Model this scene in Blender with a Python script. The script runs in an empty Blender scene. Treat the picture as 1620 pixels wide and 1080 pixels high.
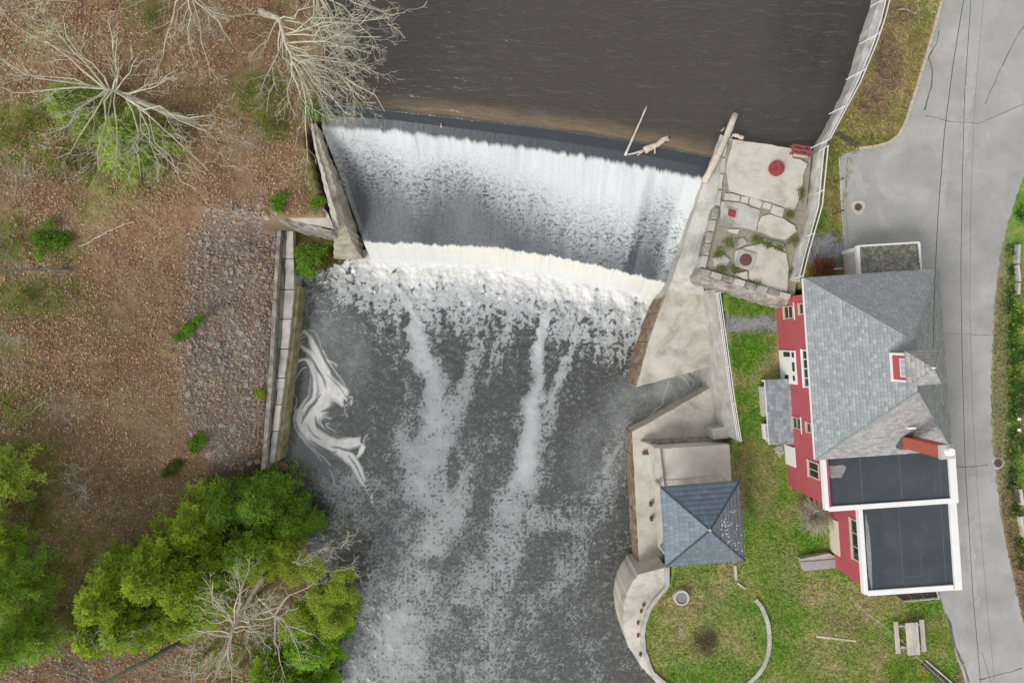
import bpy, bmesh, math, random
import numpy as np
from mathutils import Vector, Matrix
sc = bpy.context.scene
COL = sc.collection
R = math.radians
rng = np.random.default_rng(7)
random.seed(7)

# ------------------------------------------------------------------ camera, sky, sun, exposure
HC = 40.0                     # the drone hovers 40 m above the lawn, looking straight down
cam = bpy.data.objects.new('camera', bpy.data.cameras.new('camera'))
COL.objects.link(cam)
cam.location = (0, 0, HC)
cam.rotation_euler = (0, 0, 0)
cam.data.sensor_width = 36
cam.data.lens = 24
cam.data.clip_end = 2000
sc.camera = cam
SUN_EL, SUN_AZ = 42, 222      # azimuth clockwise from north (+Y)
world = bpy.data.worlds.new('World'); sc.world = world; world.use_nodes = True
wn = world.node_tree.nodes; wl = world.node_tree.links
sky = wn.new('ShaderNodeTexSky'); sky.sky_type = 'NISHITA'; sky.sun_disc = False
sky.sun_elevation = R(SUN_EL); sky.sun_rotation = R(SUN_AZ); sky.dust_density = 1.0; sky.air_density = 1.0
hs = wn.new('ShaderNodeHueSaturation'); hs.inputs['Saturation'].default_value = 0.10   # cloud veil: nearly grey sky
wl.new(sky.outputs[0], hs.inputs['Color']); wl.new(hs.outputs[0], wn['Background'].inputs[0])
wn['Background'].inputs[1].default_value = 0.15
sl = bpy.data.lights.new('sun', 'SUN'); sl.energy = 1.5; sl.angle = R(26); sl.color = (1, .96, .9)
so = bpy.data.objects.new('sun', sl); COL.objects.link(so)
sd = Vector((math.sin(R(SUN_AZ))*math.cos(R(SUN_EL)), math.cos(R(SUN_AZ))*math.cos(R(SUN_EL)), math.sin(R(SUN_EL))))
so.rotation_euler = sd.to_track_quat('Z', 'Y').to_euler(); so.location = (0, 0, 60)
vs = sc.view_settings
vs.view_transform = 'Standard'; vs.look = 'None'; vs.gamma = 1; vs.exposure = 0.42; vs.use_curve_mapping = False
sc.render.engine = 'CYCLES'
sc.cycles.max_bounces = 6; sc.cycles.use_denoising = True
try: sc.cycles.denoiser = 'OPENIMAGEDENOISE'
except Exception: pass

# ------------------------------------------------------------------ survey: photo pixel + height -> metres
FOC, CX, CY = 1080.0, 810.0, 540.0
def P(px, py, z=0.0):
    k = (HC - z)/FOC
    return np.array([(px - CX)*k, -(py - CY)*k, z])
def PIX(x, y, z):
    k = FOC/(HC - z)
    return CX + x*k, CY - y*k

# ------------------------------------------------------------------ noise
_tab = rng.random((512, 512)); _ang = _tab*2*np.pi
_gx, _gy = np.cos(_ang), np.sin(_ang)
def perlin(x, y, seed=0):
    x = np.asarray(x, float) + seed*37.17; y = np.asarray(y, float) + seed*91.73
    xi = np.floor(x).astype(int); yi = np.floor(y).astype(int)
    fx = x - xi; fy = y - yi
    u = fx*fx*fx*(fx*(fx*6 - 15) + 10); v = fy*fy*fy*(fy*(fy*6 - 15) + 10)
    def g(a, b, dx, dy):
        a = a % 512; b = b % 512
        return _gx[a, b]*dx + _gy[a, b]*dy
    n0 = g(xi, yi, fx, fy)*(1 - u) + g(xi + 1, yi, fx - 1, fy)*u
    n1 = g(xi, yi + 1, fx, fy - 1)*(1 - u) + g(xi + 1, yi + 1, fx - 1, fy - 1)*u
    return (n0*(1 - v) + n1*v)*1.41
def fbm(x, y, o=4, seed=0, gain=.5):
    s = 0; a = 1; t = 0
    for i in range(o):
        s = s + a*perlin(x*2**i, y*2**i, seed + i*3); t += a; a *= gain
    return s/t*1.6
def sstep(a, b, x):
    t = np.clip((x - a)/(b - a), 0, 1); return t*t*(3 - 2*t)
def in_poly(x, y, poly):
    c = np.zeros(np.shape(x), bool); n = len(poly)
    for i in range(n):
        x0, y0 = poly[i][0], poly[i][1]; x1, y1 = poly[(i + 1) % n][0], poly[(i + 1) % n][1]
        if y0 == y1: continue
        c ^= ((y0 > y) != (y1 > y)) & (x < (x1 - x0)*(y - y0)/(y1 - y0) + x0)
    return c
def seg_dist(x, y, pts):
    """distance to a polyline, arc length along it and signed side"""
    best = np.full(np.shape(x), 1e9); s_b = np.zeros(np.shape(x)); sg = np.zeros(np.shape(x)); acc = 0
    for (x0, y0), (x1, y1) in zip(pts[:-1], pts[1:]):
        dx, dy = x1 - x0, y1 - y0; L = math.hypot(dx, dy)
        t = np.clip(((x - x0)*dx + (y - y0)*dy)/(L*L), 0, 1)
        d = np.hypot(x - x0 - t*dx, y - y0 - t*dy)
        m = d < best
        best = np.where(m, d, best); s_b = np.where(m, acc + t*L, s_b)
        sg = np.where(m, np.sign((x - x0)*dy - (y - y0)*dx), sg); acc += L
    return best, s_b, sg

# ------------------------------------------------------------------ object helpers
XF = {}
def tag(o, label=None, cat=None, group=None, kind=None):
    if label: o['label'] = label
    if cat: o['category'] = cat
    if group: o['group'] = group
    if kind: o['kind'] = kind
    return o
def thing(name, label, cat, loc=(0, 0, 0), rotz=0, group=None):
    o = bpy.data.objects.new(name, None); COL.objects.link(o)
    o.location = tuple(loc); o.rotation_euler = (0, 0, rotz); o.empty_display_size = .3
    XF[o] = (np.array(loc, float), rotz)
    return tag(o, label, cat, group)
def to_local(V, parent):
    loc, rz = XF[parent]
    V = np.asarray(V, float) - loc
    if rz:
        c, s = math.cos(-rz), math.sin(-rz)
        V = np.stack([V[:, 0]*c - V[:, 1]*s, V[:, 0]*s + V[:, 1]*c, V[:, 2]], 1)
    return V
def build(name, V, F, mat, smooth=False, fcol=None, vcol=None, vfl=None):
    me = bpy.data.meshes.new(name)
    V = np.asarray(V, np.float32)
    F = F if isinstance(F, np.ndarray) else list(F)
    if isinstance(F, np.ndarray):
        n, k = F.shape
        me.vertices.add(len(V)); me.vertices.foreach_set('co', V.ravel())
        me.loops.add(n*k); me.loops.foreach_set('vertex_index', F.ravel().astype(np.int32))
        me.polygons.add(n); me.polygons.foreach_set('loop_start', (np.arange(n)*k).astype(np.int32))
        me.update(calc_edges=True)
    else:
        me.from_pydata([tuple(map(float, v)) for v in V], [], [tuple(int(i) for i in f) for f in F]); me.update()
    if smooth: me.polygons.foreach_set('use_smooth', np.ones(len(me.polygons), bool))
    def rgba(c):
        c = np.asarray(c, np.float32)
        return np.concatenate([c, np.ones((len(c), 1), np.float32)], 1).ravel()
    if fcol is not None:
        a = me.attributes.new('Col', 'FLOAT_COLOR', 'FACE'); a.data.foreach_set('color', rgba(fcol))
    if vcol is not None:
        a = me.attributes.new('Col', 'FLOAT_COLOR', 'POINT'); a.data.foreach_set('color', rgba(vcol))
    for k, arr in (vfl or {}).items():
        a = me.attributes.new(k, 'FLOAT', 'POINT'); a.data.foreach_set('value', np.asarray(arr, np.float32).ravel())
    if mat: me.materials.append(mat)
    return me
def put(name, me, parent=None, loc=(0, 0, 0), rot=(0, 0, 0)):
    o = bpy.data.objects.new(name, me); COL.objects.link(o)
    o.location = tuple(loc); o.rotation_euler = rot
    if parent is not None:
        o.parent = parent; XF[o] = XF[parent]
    return o
def mk(name, V, F, mat, parent=None, local=False, **kw):
    """mesh from world coordinates (or from the parent's own frame when local)"""
    V = np.asarray(V, float)
    if parent is not None:
        if not local: V = to_local(V, parent)
        return put(name, build(name, V, F, mat, **kw), parent)
    c = (V.min(0) + V.max(0))/2; c[2] = V[:, 2].min()
    o = put(name, build(name, V - c, F, mat, **kw), None, c)
    XF[o] = (c, 0)
    return o
class MB:
    """collects simple solids"""
    def __init__(s): s.V = []; s.F = []
    def add(s, V, F):
        b = len(s.V); s.V += [tuple(v) for v in V]; s.F += [tuple(i + b for i in f) for f in F]; return s
    def box(s, x0, x1, y0, y1, z0, z1):
        V = [(x0, y0, z0), (x1, y0, z0), (x1, y1, z0), (x0, y1, z0), (x0, y0, z1), (x1, y0, z1), (x1, y1, z1), (x0, y1, z1)]
        return s.add(V, [(3, 2, 1, 0), (4, 5, 6, 7), (0, 1, 5, 4), (1, 2, 6, 5), (2, 3, 7, 6), (3, 0, 4, 7)])
    def prism(s, top, bot):
        n = len(top)
        return s.add(list(top) + list(bot), [tuple(range(n)), tuple(range(2*n - 1, n - 1, -1))] + [(i, i + n, (i + 1) % n + n, (i + 1) % n) for i in range(n)])
    def tube(s, pts, rad, k=6, cap=True):
        V, F = tube_vf(pts, rad, k, cap); return s.add(V, F)
    def cyl(s, c, r, z0, z1, k=20, r2=None):
        a = [2*math.pi*i/k for i in range(k)]; r2 = r if r2 is None else r2
        return s.prism([(c[0] + r2*math.cos(t), c[1] + r2*math.sin(t), z1) for t in a], [(c[0] + r*math.cos(t), c[1] + r*math.sin(t), z0) for t in a])
    def mk(s, name, mat, parent=None, **kw): return mk(name, s.V, s.F, mat, parent, **kw)
def tube_vf(pts, rad, k=6, cap=True):
    pts = [np.asarray(p, float) for p in pts]; n = len(pts)
    if np.isscalar(rad): rad = [rad]*n
    V = []; F = []; up = None
    for i, p in enumerate(pts):
        t = pts[min(i + 1, n - 1)] - pts[max(i - 1, 0)]; t = t/(np.linalg.norm(t) + 1e-9)
        if up is None:
            a = np.array([0, 0, 1.]) if abs(t[2]) < .9 else np.array([1., 0, 0])
        else: a = up
        u = a - t*np.dot(a, t); u /= np.linalg.norm(u) + 1e-9; up = u; w = np.cross(t, u)
        for j in range(k):
            an = 2*math.pi*j/k
            V.append(p + rad[i]*(u*math.cos(an) + w*math.sin(an)))
    for i in range(n - 1):
        for j in range(k):
            F.append((i*k + j, i*k + (j + 1) % k, (i + 1)*k + (j + 1) % k, (i + 1)*k + j))
    if cap: F += [tuple(range(k - 1, -1, -1)), tuple(range((n - 1)*k, n*k))]
    return V, F
def ccw(pts):
    a = sum(pts[i][0]*pts[(i + 1) % len(pts)][1] - pts[(i + 1) % len(pts)][0]*pts[i][1] for i in range(len(pts)))
    return list(pts) if a > 0 else list(pts)[::-1]
def roughen(pts, amp, step=.35, seed=0):
    """jitter a closed outline"""
    r = random.Random(seed); out = []
    for i in range(len(pts)):
        a = np.asarray(pts[i], float); b = np.asarray(pts[(i + 1) % len(pts)], float)
        n = max(1, int(np.linalg.norm(b - a)/step))
        for k in range(n):
            p = a + (b - a)*k/n
            out.append(p + np.array([r.uniform(-amp, amp), r.uniform(-amp, amp), 0]) if (k or amp > .05) else p)
    return out
def solid(name, px, zt, zb, mat, parent=None, rough=0, batter=0, seed=0, **kw):
    """block whose top outline is given by photo pixels; px rows are (px, py) or (px, py, z)"""
    pts = ccw([P(p[0], p[1], p[2] if len(p) > 2 else zt) for p in px])
    if rough: pts = roughen(pts, rough, seed=seed)
    m = MB(); c = np.mean(pts, 0)
    bot = [(p[0] + (p[0] - c[0])*batter, p[1] + (p[1] - c[1])*batter, zb) for p in pts]
    m.prism(pts, bot)
    return m.mk(name, mat, parent, **kw)

# ------------------------------------------------------------------ materials
def rgb(r, g, b):
    f = lambda c: (c/255/12.92 if c/255 <= .04045 else ((c/255 + .055)/1.055)**2.4)
    return (f(r), f(g), f(b))
_mc = {}
def nodes(name):
    m = bpy.data.materials.new(name); m.use_nodes = True
    return m, m.node_tree.nodes, m.node_tree.links, m.node_tree.nodes['Principled BSDF']
def nmath(N, L, op, a, b=None, clamp=False):
    n = N.new('ShaderNodeMath'); n.operation = op; n.use_clamp = clamp
    for i, v in enumerate((a, b)):
        if v is None: continue
        if isinstance(v, (int, float)): n.inputs[i].default_value = v
        else: L.new(v, n.inputs[i])
    return n.outputs[0]
def nnoise(N, L, vec, scale, detail=6, rough=.6, stretch=None, dist=0):
    if stretch:
        mp = N.new('ShaderNodeMapping'); mp.inputs['Scale'].default_value = stretch; L.new(vec, mp.inputs[0]); vec = mp.outputs[0]
    n = N.new('ShaderNodeTexNoise'); n.inputs['Scale'].default_value = scale; n.inputs['Detail'].default_value = detail
    n.inputs['Roughness'].default_value = rough; n.inputs['Distortion'].default_value = dist
    L.new(vec, n.inputs['Vector']); return n.outputs[0]
def nramp(N, L, fac, stops):
    r = N.new('ShaderNodeValToRGB'); e = r.color_ramp.elements
    while len(e) < len(stops): e.new(.5)
    for el, (p, c) in zip(e, stops):
        el.position = p; el.color = (*c, 1) if len(c) == 3 else c
    L.new(fac, r.inputs[0]); return r.outputs[0]
def nmix(N, L, fac, a, b, mode='MIX'):
    n = N.new('ShaderNodeMix'); n.data_type = 'RGBA'; n.blend_type = mode
    for i, v in ((0, fac), (6, a), (7, b)):
        if isinstance(v, (int, float)): n.inputs[i].default_value = v
        elif isinstance(v, tuple): n.inputs[i].default_value = (*v, 1)
        else: L.new(v, n.inputs[i])
    return n.outputs[2]
def surf(name, cols=None, scale=1.5, rough=.85, grain=.25, gscale=40, bump=.3, spec=.25, stain=None, sscale=.5, stretch=None, attr=False, bdist=.02):
    """cols: two or three base colours met in broad patches; grain: fine speckle; stain: (colour, amount)"""
    if name in _mc: return _mc[name]
    m, N, L, B = nodes(name)
    pos = N.new('ShaderNodeNewGeometry').outputs['Position']
    if attr:
        a = N.new('ShaderNodeAttribute'); a.attribute_name = 'Col'; col = a.outputs['Color']
    else:
        f = nnoise(N, L, pos, scale, 8, .65, stretch)
        k = len(cols)
        col = nramp(N, L, f, [(.3 + .4*i/max(1, k - 1), c) for i, c in enumerate(cols)])
    if stain:
        sf = nnoise(N, L, pos, sscale, 9, .7, dist=.6)
        sf = nramp(N, L, sf, [(.52, (0, 0, 0)), (.72, (1, 1, 1))])
        col = nmix(N, L, nmath(N, L, 'MULTIPLY', sf, stain[1]), col, stain[0])
    g = nnoise(N, L, pos, gscale, 4, .7)
    gv = nramp(N, L, g, [(.25, (1 - grain,)*3), (.75, (1 + grain,)*3)])
    col = nmix(N, L, 1.0, col, gv, 'MULTIPLY')
    L.new(col, B.inputs['Base Color'])
    B.inputs['Roughness'].default_value = rough; B.inputs['Specular IOR Level'].default_value = spec
    if bump:
        bn = N.new('ShaderNodeBump'); bn.inputs['Strength'].default_value = bump; bn.inputs['Distance'].default_value = bdist
        L.new(g, bn.inputs['Height']); L.new(bn.outputs[0], B.inputs['Normal'])
    _mc[name] = m; return m
def leafmat(name, trans=.25):
    """colour from the mesh, thin leaves let some light through"""
    if name in _mc: return _mc[name]
    m, N, L, B = nodes(name)
    a = N.new('ShaderNodeAttribute'); a.attribute_name = 'Col'
    L.new(a.outputs['Color'], B.inputs['Base Color']); B.inputs['Roughness'].default_value = .7; B.inputs['Specular IOR Level'].default_value = .15
    if trans:
        t = N.new('ShaderNodeBsdfTranslucent'); L.new(a.outputs['Color'], t.inputs[0])
        mx = N.new('ShaderNodeMixShader'); mx.inputs[0].default_value = trans
        L.new(B.outputs[0], mx.inputs[1]); L.new(t.outputs[0], mx.inputs[2]); L.new(mx.outputs[0], N['Material Output'].inputs[0])
    _mc[name] = m; return m
CONC = surf('pale_concrete', [(.40, .375, .315), (.54, .51, .44), (.60, .575, .505)], .9, .9, .15, 22, .25, stain=((.22, .205, .17), .75), sscale=.55)
CONCG = surf('grey_concrete', [(.30, .29, .26), (.44, .43, .385), (.55, .535, .49)], 1.1, .9, .16, 24, .3, stain=((.17, .165, .145), .7), sscale=.6)
CONCD = surf('weathered_concrete', [(.14, .13, .11), (.30, .28, .24), (.50, .475, .42)], 2.2, .92, .25, 18, .5, stain=((.08, .075, .06), .7), sscale=1.4)
CONCM = surf('mossy_concrete', [(.13, .12, .055), (.29, .26, .14), (.42, .38, .24)], 1.6, .9, .2, 20, .4, stain=((.08, .085, .03), .7), sscale=1.2)
CONCR = surf('rust_stained_concrete', [(.12, .085, .06), (.25, .17, .11), (.40, .34, .25)], 2.2, .9, .2, 20, .4, stain=((.06, .04, .03), .6), sscale=1.6)
WHITE = surf('white_paint', [(.74, .74, .73), (.82, .82, .81)], 1.2, .6, .05, 15, .05)
RED = surf('red_siding', [(.40, .085, .10), (.46, .105, .12)], .8, .75, .06, 10, .1)
REDD = surf('dark_red_steel', [(.22, .04, .045), (.33, .07, .075)], 3, .6, .15, 30, .2)
RUST = surf('rusty_steel', [(.10, .035, .03), (.19, .07, .055)], 4, .7, .25, 30, .3)
WOODG = surf('weathered_wood', [(.34, .31, .27), (.50, .47, .42), (.60, .57, .52)], 3, .85, .2, 30, .3, stretch=(1, .3, 1))
WOODD = surf('dark_old_timber', [(.05, .042, .035), (.11, .095, .08)], 4, .9, .3, 30, .4)
WOODT = surf('tan_driftwood', [(.40, .33, .25), (.58, .51, .42), (.66, .6, .52)], 4, .8, .2, 30, .3)
BARK = surf('pale_grey_bark', [(.34, .32, .24), (.54, .50, .39), (.66, .62, .50)], 2.5, .9, .2, 25, .3, stain=((.25, .33, .24), .5), sscale=1.2)
BARKD = surf('dark_bark', [(.09, .075, .06), (.17, .145, .115)], 3, .9, .3, 25, .4)
GLASS = surf('dark_window_glass', [(.02, .022, .025), (.03, .035, .035)], 2, .08, .05, 5, 0, spec=.6)
LEAF = leafmat('leaf', .35); BLADE = leafmat('grass_blade', .15); LITTER = leafmat('dead_leaf', 0)

# ------------------------------------------------------------------ terrain
ZP, ZD = 1.6, -4.0            # pond level, pool level below the dam
_ls = [P(*p) for p in [(560, -700, 1.6), (512, -60, 1.6), (505, 40, 1.6), (500, 110, 1.6), (492, 165, 1.6), (488, 230, 1.5), (520, 349, 1.5)]]
_lsouth = [P(*p) for p in [(443, 352, -2.2), (434, 480, -2.2), (429, 600, -2.2), (418, 725, -2.2), (448, 770, -4), (492, 860, -4), (505, 960, -4), (475, 1085, -4), (420, 1800, -4)]]
_rn = [P(*p) for p in [(1440, -700, 2.2), (1404, -40, 2.2), (1396, 10, 2.2), (1380, 80, 2.2), (1352, 145, 2.2), (1305, 230, 2.2), (1290, 330, 2.2), (1262, 452, 2.2)]]
_rs = [P(*p) for p in [(1142, 462, 0), (1163, 698, 0), (1150, 706, 0), (1150, 770, 0), (1062, 772, 0), (1062, 895, 0), (1055, 929, 0), (1038, 947, 0), (1026, 965, 0), (1019, 985, 0), (1016, 1003, 0), (1018, 1028, 0), (1030, 1062, 0), (1062, 1098, 0), (1200, 1800, 0)]]
def _xi(y, pts):
    p = sorted(pts, key=lambda q: q[1]); return np.interp(y, [q[1] for q in p], [q[0] for q in p])
YX = P(0, 354, 0)[1]          # cross wall on the left bank
YN = 2.8                      # foot of the intake platform on the right bank
def road_level(y): return np.clip(.2 + (y + 14.5)*(2.0/17.5), .2, 2.2)
def height(x, y):
    x = np.asarray(x, float); y = np.asarray(y, float)
    n1 = fbm(x*.35, y*.35, 3, 5)*.16 + fbm(x*1.7, y*1.7, 2, 9)*.05
    # left bank
    dn = _xi(y, _ls) - x; dsou = _xi(y, _lsouth) - x
    w_ = .25 + .75*np.maximum(dsou - 1.0, 0); nw = sstep(YX - w_, YX + .2 + .3*w_, y)
    hn = 1.85 + .09*np.maximum(dn, 0) + np.minimum(dn*.8, 0)
    hs_ = -2.35 + .36*np.maximum(dsou, 0)
    low = sstep(-9, -6.5, y); hs_ = hs_*low + (1 - low)*(-4.1 + .5*np.maximum(dsou, 0))
    hs_ = np.minimum(hs_, 1.3 + .10*np.maximum(dsou, 0))
    hs_ = hs_ + (1 - low)*np.minimum(dsou*.8, 0)
    left_n = np.where(dn > -2, hn, -9); left_s = np.where(dsou > -1.2*(1 - low), hs_, -9)
    left = np.where((left_n > -8) & (left_s > -8), left_n*nw + left_s*(1 - nw), np.where(nw > .5, np.where(y > P(0, 192, 1.6)[1], left_n, np.where(dn > 0, left_n, -9)), left_s))
    # right bank
    up = sstep(YN - .1, YN + .1, y)
    xr = np.where(y > YN, _xi(y, _rn), _xi(y, _rs))
    low_r = sstep(16.8, 21, x)*road_level(y)
    hr = up*2.2 + (1 - up)*low_r
    right = np.where(x > xr, hr, -9)
    h = np.maximum(left, right)
    bed = np.where(y > P(0, 200, 1.6)[1], .3, -5.2)
    land = h > -8
    return np.where(land, h + n1*np.where(left > -8, 1, .25), bed)
def ground_z(px, py, it=7):
    z = 0.0
    for _ in range(it):
        p = P(px, py, z); z = .4*z + .6*float(height(p[0], p[1]))
    p = P(px, py, z); return float(height(p[0], p[1]))
def G(px, py, dz=0):
    z = ground_z(px, py); p = P(px, py, z); p[2] += dz; return p

def Gv(px, py):
    px = np.asarray(px, float); py = np.asarray(py, float); z = np.zeros(px.shape)
    for _ in range(12):
        k = (HC - z)/FOC; z = .45*z + .55*height((px - CX)*k, -(py - CY)*k)
    k = (HC - z)/FOC; x_, y_ = (px - CX)*k, -(py - CY)*k
    return np.stack([x_, y_, height(x_, y_)], -1)

xs = np.concatenate([[-400, -250, -150, -110, -80], np.arange(-64, -34, 1.0), np.arange(-34, 34.01, .16), np.arange(35, 65, 1.0), [80, 110, 150, 250, 400]])
ys = np.concatenate([[-400, -250, -150, -110, -70], np.arange(-56, -23, 1.0), np.arange(-23, 23.01, .16), np.arange(24, 57, 1.0), [70, 110, 150, 250, 400]])
GX, GY = np.meshgrid(xs, ys); GZ = height(GX, GY)
gpx, gpy = PIX(GX, GY, GZ)
def blobs(px, py, lst):
    out = np.zeros(np.shape(px))
    for b in lst:
        cx, cy, rx, ry, w = b
        out = np.maximum(out, w*(1 - sstep(.45, 1.15, np.hypot((px - cx)/rx, (py - cy)/ry))))
    return out
def mixc(c, d, f): return c*(1 - f[..., None]) + np.asarray(d)*f[..., None]
nA = fbm(GX*.5, GY*.5, 4, 21); nB = fbm(GX*1.8, GY*1.8, 4, 33); nC = fbm(GX*.23, GY*.23, 3, 40)
C = np.empty(GX.shape + (3,)); C[:] = (.235, .155, .092)                       # leaf litter
C = mixc(C, (.285, .21, .12), sstep(-.2, .5, nA))
C = mixc(C, (.17, .085, .06), sstep(.0, .5, nB)*.75)
C = mixc(C, (.30, .225, .145), blobs(gpx, gpy, [(250, 660, 90, 110, .8), (250, 480, 110, 120, .4), (420, 260, 70, 80, .4)])*(.6 + .4*nB))
moss = blobs(gpx, gpy, [(40, 200, 90, 50, 1), (60, 240, 120, 40, .8), (410, 150, 60, 50, .9), (440, 205, 40, 30, .8), (60, 470, 110, 50, .8), (90, 395, 50, 40, .8),
     (30, 380, 60, 60, .6), (70, 890, 130, 90, .8), (30, 640, 70, 50, .5), (420, 1030, 160, 70, .8), (190, 270, 110, 70, .7), (40, 740, 90, 70, .9), (240, 40, 40, 60, .4), (60, 60, 80, 40, .4), (490, 270, 16, 60, .8), (120, 230, 200, 70, .35), (350, 870, 180, 120, .5), (150, 330, 60, 30, .5), (20, 570, 60, 50, .4), (170, 520, 40, 30, .3), (330, 150, 40, 40, .35), (200, 800, 60, 40, .3)])
C = mixc(C, (.15, .185, .035), np.clip(moss*(.85 + 1.0*nB), 0, 1)*.85)
C = mixc(C, (.27, .225, .195), blobs(gpx, gpy, [(362, 540, 85, 250, .8), (375, 400, 70, 90, .8)])*(.8 + .4*nB))
GREEN1, GREEN2, STRAW, SOIL = (.105, .245, .022), (.13, .19, .045), (.39, .32, .18), (.19, .14, .10)
lawn = (GX > 5)
L_ = np.empty_like(C); L_[:] = (.235, .295, .07)
L_ = mixc(L_, STRAW, sstep(-.05, .55, nA + .5*nB)*.75)
L_ = mixc(L_, GREEN1, sstep(.12, .5, -nA + .45*nB)*.7)
gb = blobs(gpx, gpy, [(1185, 545, 45, 60, 1), (1160, 475, 40, 20, 1), (1200, 490, 40, 25, .8), (1210, 640, 25, 70, .5), (1260, 860, 60, 40, .7), (1235, 970, 40, 100, .65), (1150, 1065, 70, 40, .9), (1470, 960, 45, 25, .9), (1270, 1060, 50, 40, .6),
      (1290, 860, 40, 40, .9), (1215, 870, 25, 120, .5), (1190, 790, 14, 90, .9), (1060, 920, 14, 12, .8), (1430, 1060, 40, 30, .7), (1605, 350, 30, 90, 1), (1600, 640, 22, 300, .7)])
L_ = mixc(L_, GREEN1, np.clip(gb*(.8 + .9*nB), 0, 1)*.9)
sb = blobs(gpx, gpy, [(1210, 760, 30, 60, .8), (1215, 600, 22, 50, .5), (1340, 960, 70, 45, .8), (1330, 1030, 90, 40, .6), (1110, 925, 60, 25, .7), (1170, 1000, 40, 50, .5), (1250, 900, 20, 60, .6), (1320, 1060, 60, 20, .7), (1105, 985, 90, 95, .55), (1240, 900, 30, 80, .4)])
L_ = mixc(L_, STRAW, np.clip(sb*(.8 + .8*nB), 0, 1)*.75)
L_ = mixc(L_, SOIL, blobs(gpx, gpy, [(1115, 1015, 32, 30, .6), (1345, 985, 40, 25, .5)])*(.6 + .5*nB))
gravel = blobs(gpx, gpy, [(1308, 395, 40, 34, 1), (1165, 512, 60, 16, .9), (1215, 512, 30, 18, .8)])
L_ = mixc(L_, (.29, .29, .31), np.clip(gravel*(1.1 + .7*nB), 0, 1))
dry = blobs(gpx, gpy, [(1400, 130, 120, 230, 1)])
L_ = mixc(L_, (.36, .27, .155), dry*.9*(.75 + .3*nB))
L_ = mixc(L_, (.20, .135, .115), blobs(gpx, gpy, [(1405, 100, 28, 60, 1), (1380, 160, 28, 36, .9), (1430, 20, 30, 25, .7)])*(.75 + .5*nB))
L_ = mixc(L_, (.20, .22, .06), blobs(gpx, gpy, [(1310, 235, 26, 20, .9), (1380, 222, 40, 14, .6), (1450, 70, 16, 60, .4), (1322, 320, 8, 70, .6)]))
rside = sstep(1567, 1574, gpx)
L_ = mixc(L_, (.27, .235, .16), rside*blobs(gpx, gpy, [(1574, 600, 26, 700, 1)])*.8)
L_ = mixc(L_, (.24, .15, .105), blobs(gpx, gpy, [(1600, 840, 18, 130, .8), (1616, 930, 12, 90, .9), (1615, 660, 10, 60, .6), (1618, 440, 10, 40, .7), (1524, 1060, 14, 50, .8)]))
C[lawn] = L_[lawn]
bedm = GZ < -4.6; C[bedm] = (.03, .028, .022)
C[(GZ < .6) & (GY > 10)] = (.05, .042, .03)
nx, ny = len(xs), len(ys)
def gridF(nx, ny):
    i = np.arange(nx*ny).reshape(ny, nx)
    return np.stack([i[:-1, :-1], i[:-1, 1:], i[1:, 1:], i[1:, :-1]], -1).reshape(-1, 4)
EARTH = surf('earth', attr=True, grain=.45, gscale=9, bump=.6, rough=.95, spec=.1, bdist=.05)
g = mk('ground', np.stack([GX, GY, GZ], -1).reshape(-1, 3), gridF(nx, ny), EARTH, smooth=True, vcol=np.clip(C, .01, 1).reshape(-1, 3))
tag(g, 'brown wooded bank on the left and green lawn on the right of the river', kind='structure')

# ------------------------------------------------------------------ water
def water_mat(name, deep, foamc, ripple, rscale, stretch, rough=.1, ior=1.75, tint=False, fgrain=.35, lin=False, bdist=.05, warmc=(.80, .76, .62)):
    m, N, L, B = nodes(name)
    pos = N.new('ShaderNodeNewGeometry').outputs['Position']
    B.inputs['Roughness'].default_value = rough; B.inputs['IOR'].default_value = ior
    if tint:
        a = N.new('ShaderNodeAttribute'); a.attribute_name = 'Col'; L.new(a.outputs['Color'], B.inputs['Base Color'])
    else: B.inputs['Base Color'].default_value = (*deep, 1)
    h = nmath(N, L, 'ADD', nnoise(N, L, pos, rscale, 3, .5, stretch, .4), nmath(N, L, 'MULTIPLY', nnoise(N, L, pos, rscale*3.1, 3, .6, stretch, .3), .35))
    bn = N.new('ShaderNodeBump'); bn.inputs['Strength'].default_value = ripple; bn.inputs['Distance'].default_value = bdist
    L.new(h, bn.inputs['Height']); L.new(bn.outputs[0], B.inputs['Normal'])
    if foamc:
        F = N.new('ShaderNodeBsdfPrincipled'); F.inputs['Roughness'].default_value = .95; F.inputs['Specular IOR Level'].default_value = .1
        g = nnoise(N, L, pos, 26, 4, .7)
        fa = N.new('ShaderNodeAttribute'); fa.attribute_name = 'foam'; wa = N.new('ShaderNodeAttribute'); wa.attribute_name = 'warm'
        c = nmix(N, L, wa.outputs['Fac'], foamc, warmc)
        L.new(nmix(N, L, 1.0, c, nramp(N, L, g, [(.3, (1 - fgrain,)*3), (.65, (1.05,)*3)]), 'MULTIPLY'), F.inputs['Base Color'])
        b2 = N.new('ShaderNodeBump'); b2.inputs['Strength'].default_value = .5; b2.inputs['Distance'].default_value = .06
        L.new(g, b2.inputs['Height']); L.new(b2.outputs[0], F.inputs['Normal'])
        f = nmath(N, L, 'ADD', fa.outputs['Fac'], nmath(N, L, 'MULTIPLY', nmath(N, L, 'SUBTRACT', g, .5), .10 if lin else .22))
        mr = N.new('ShaderNodeMapRange'); mr.inputs[1].default_value = .02; mr.inputs[2].default_value = .98; L.new(f, mr.inputs[0])
        mx = N.new('ShaderNodeMixShader'); L.new(mr.outputs[0], mx.inputs[0]); L.new(B.outputs[0], mx.inputs[1]); L.new(F.outputs[0], mx.inputs[2])
        L.new(mx.outputs[0], N['Material Output'].inputs[0])
    return m
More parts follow.
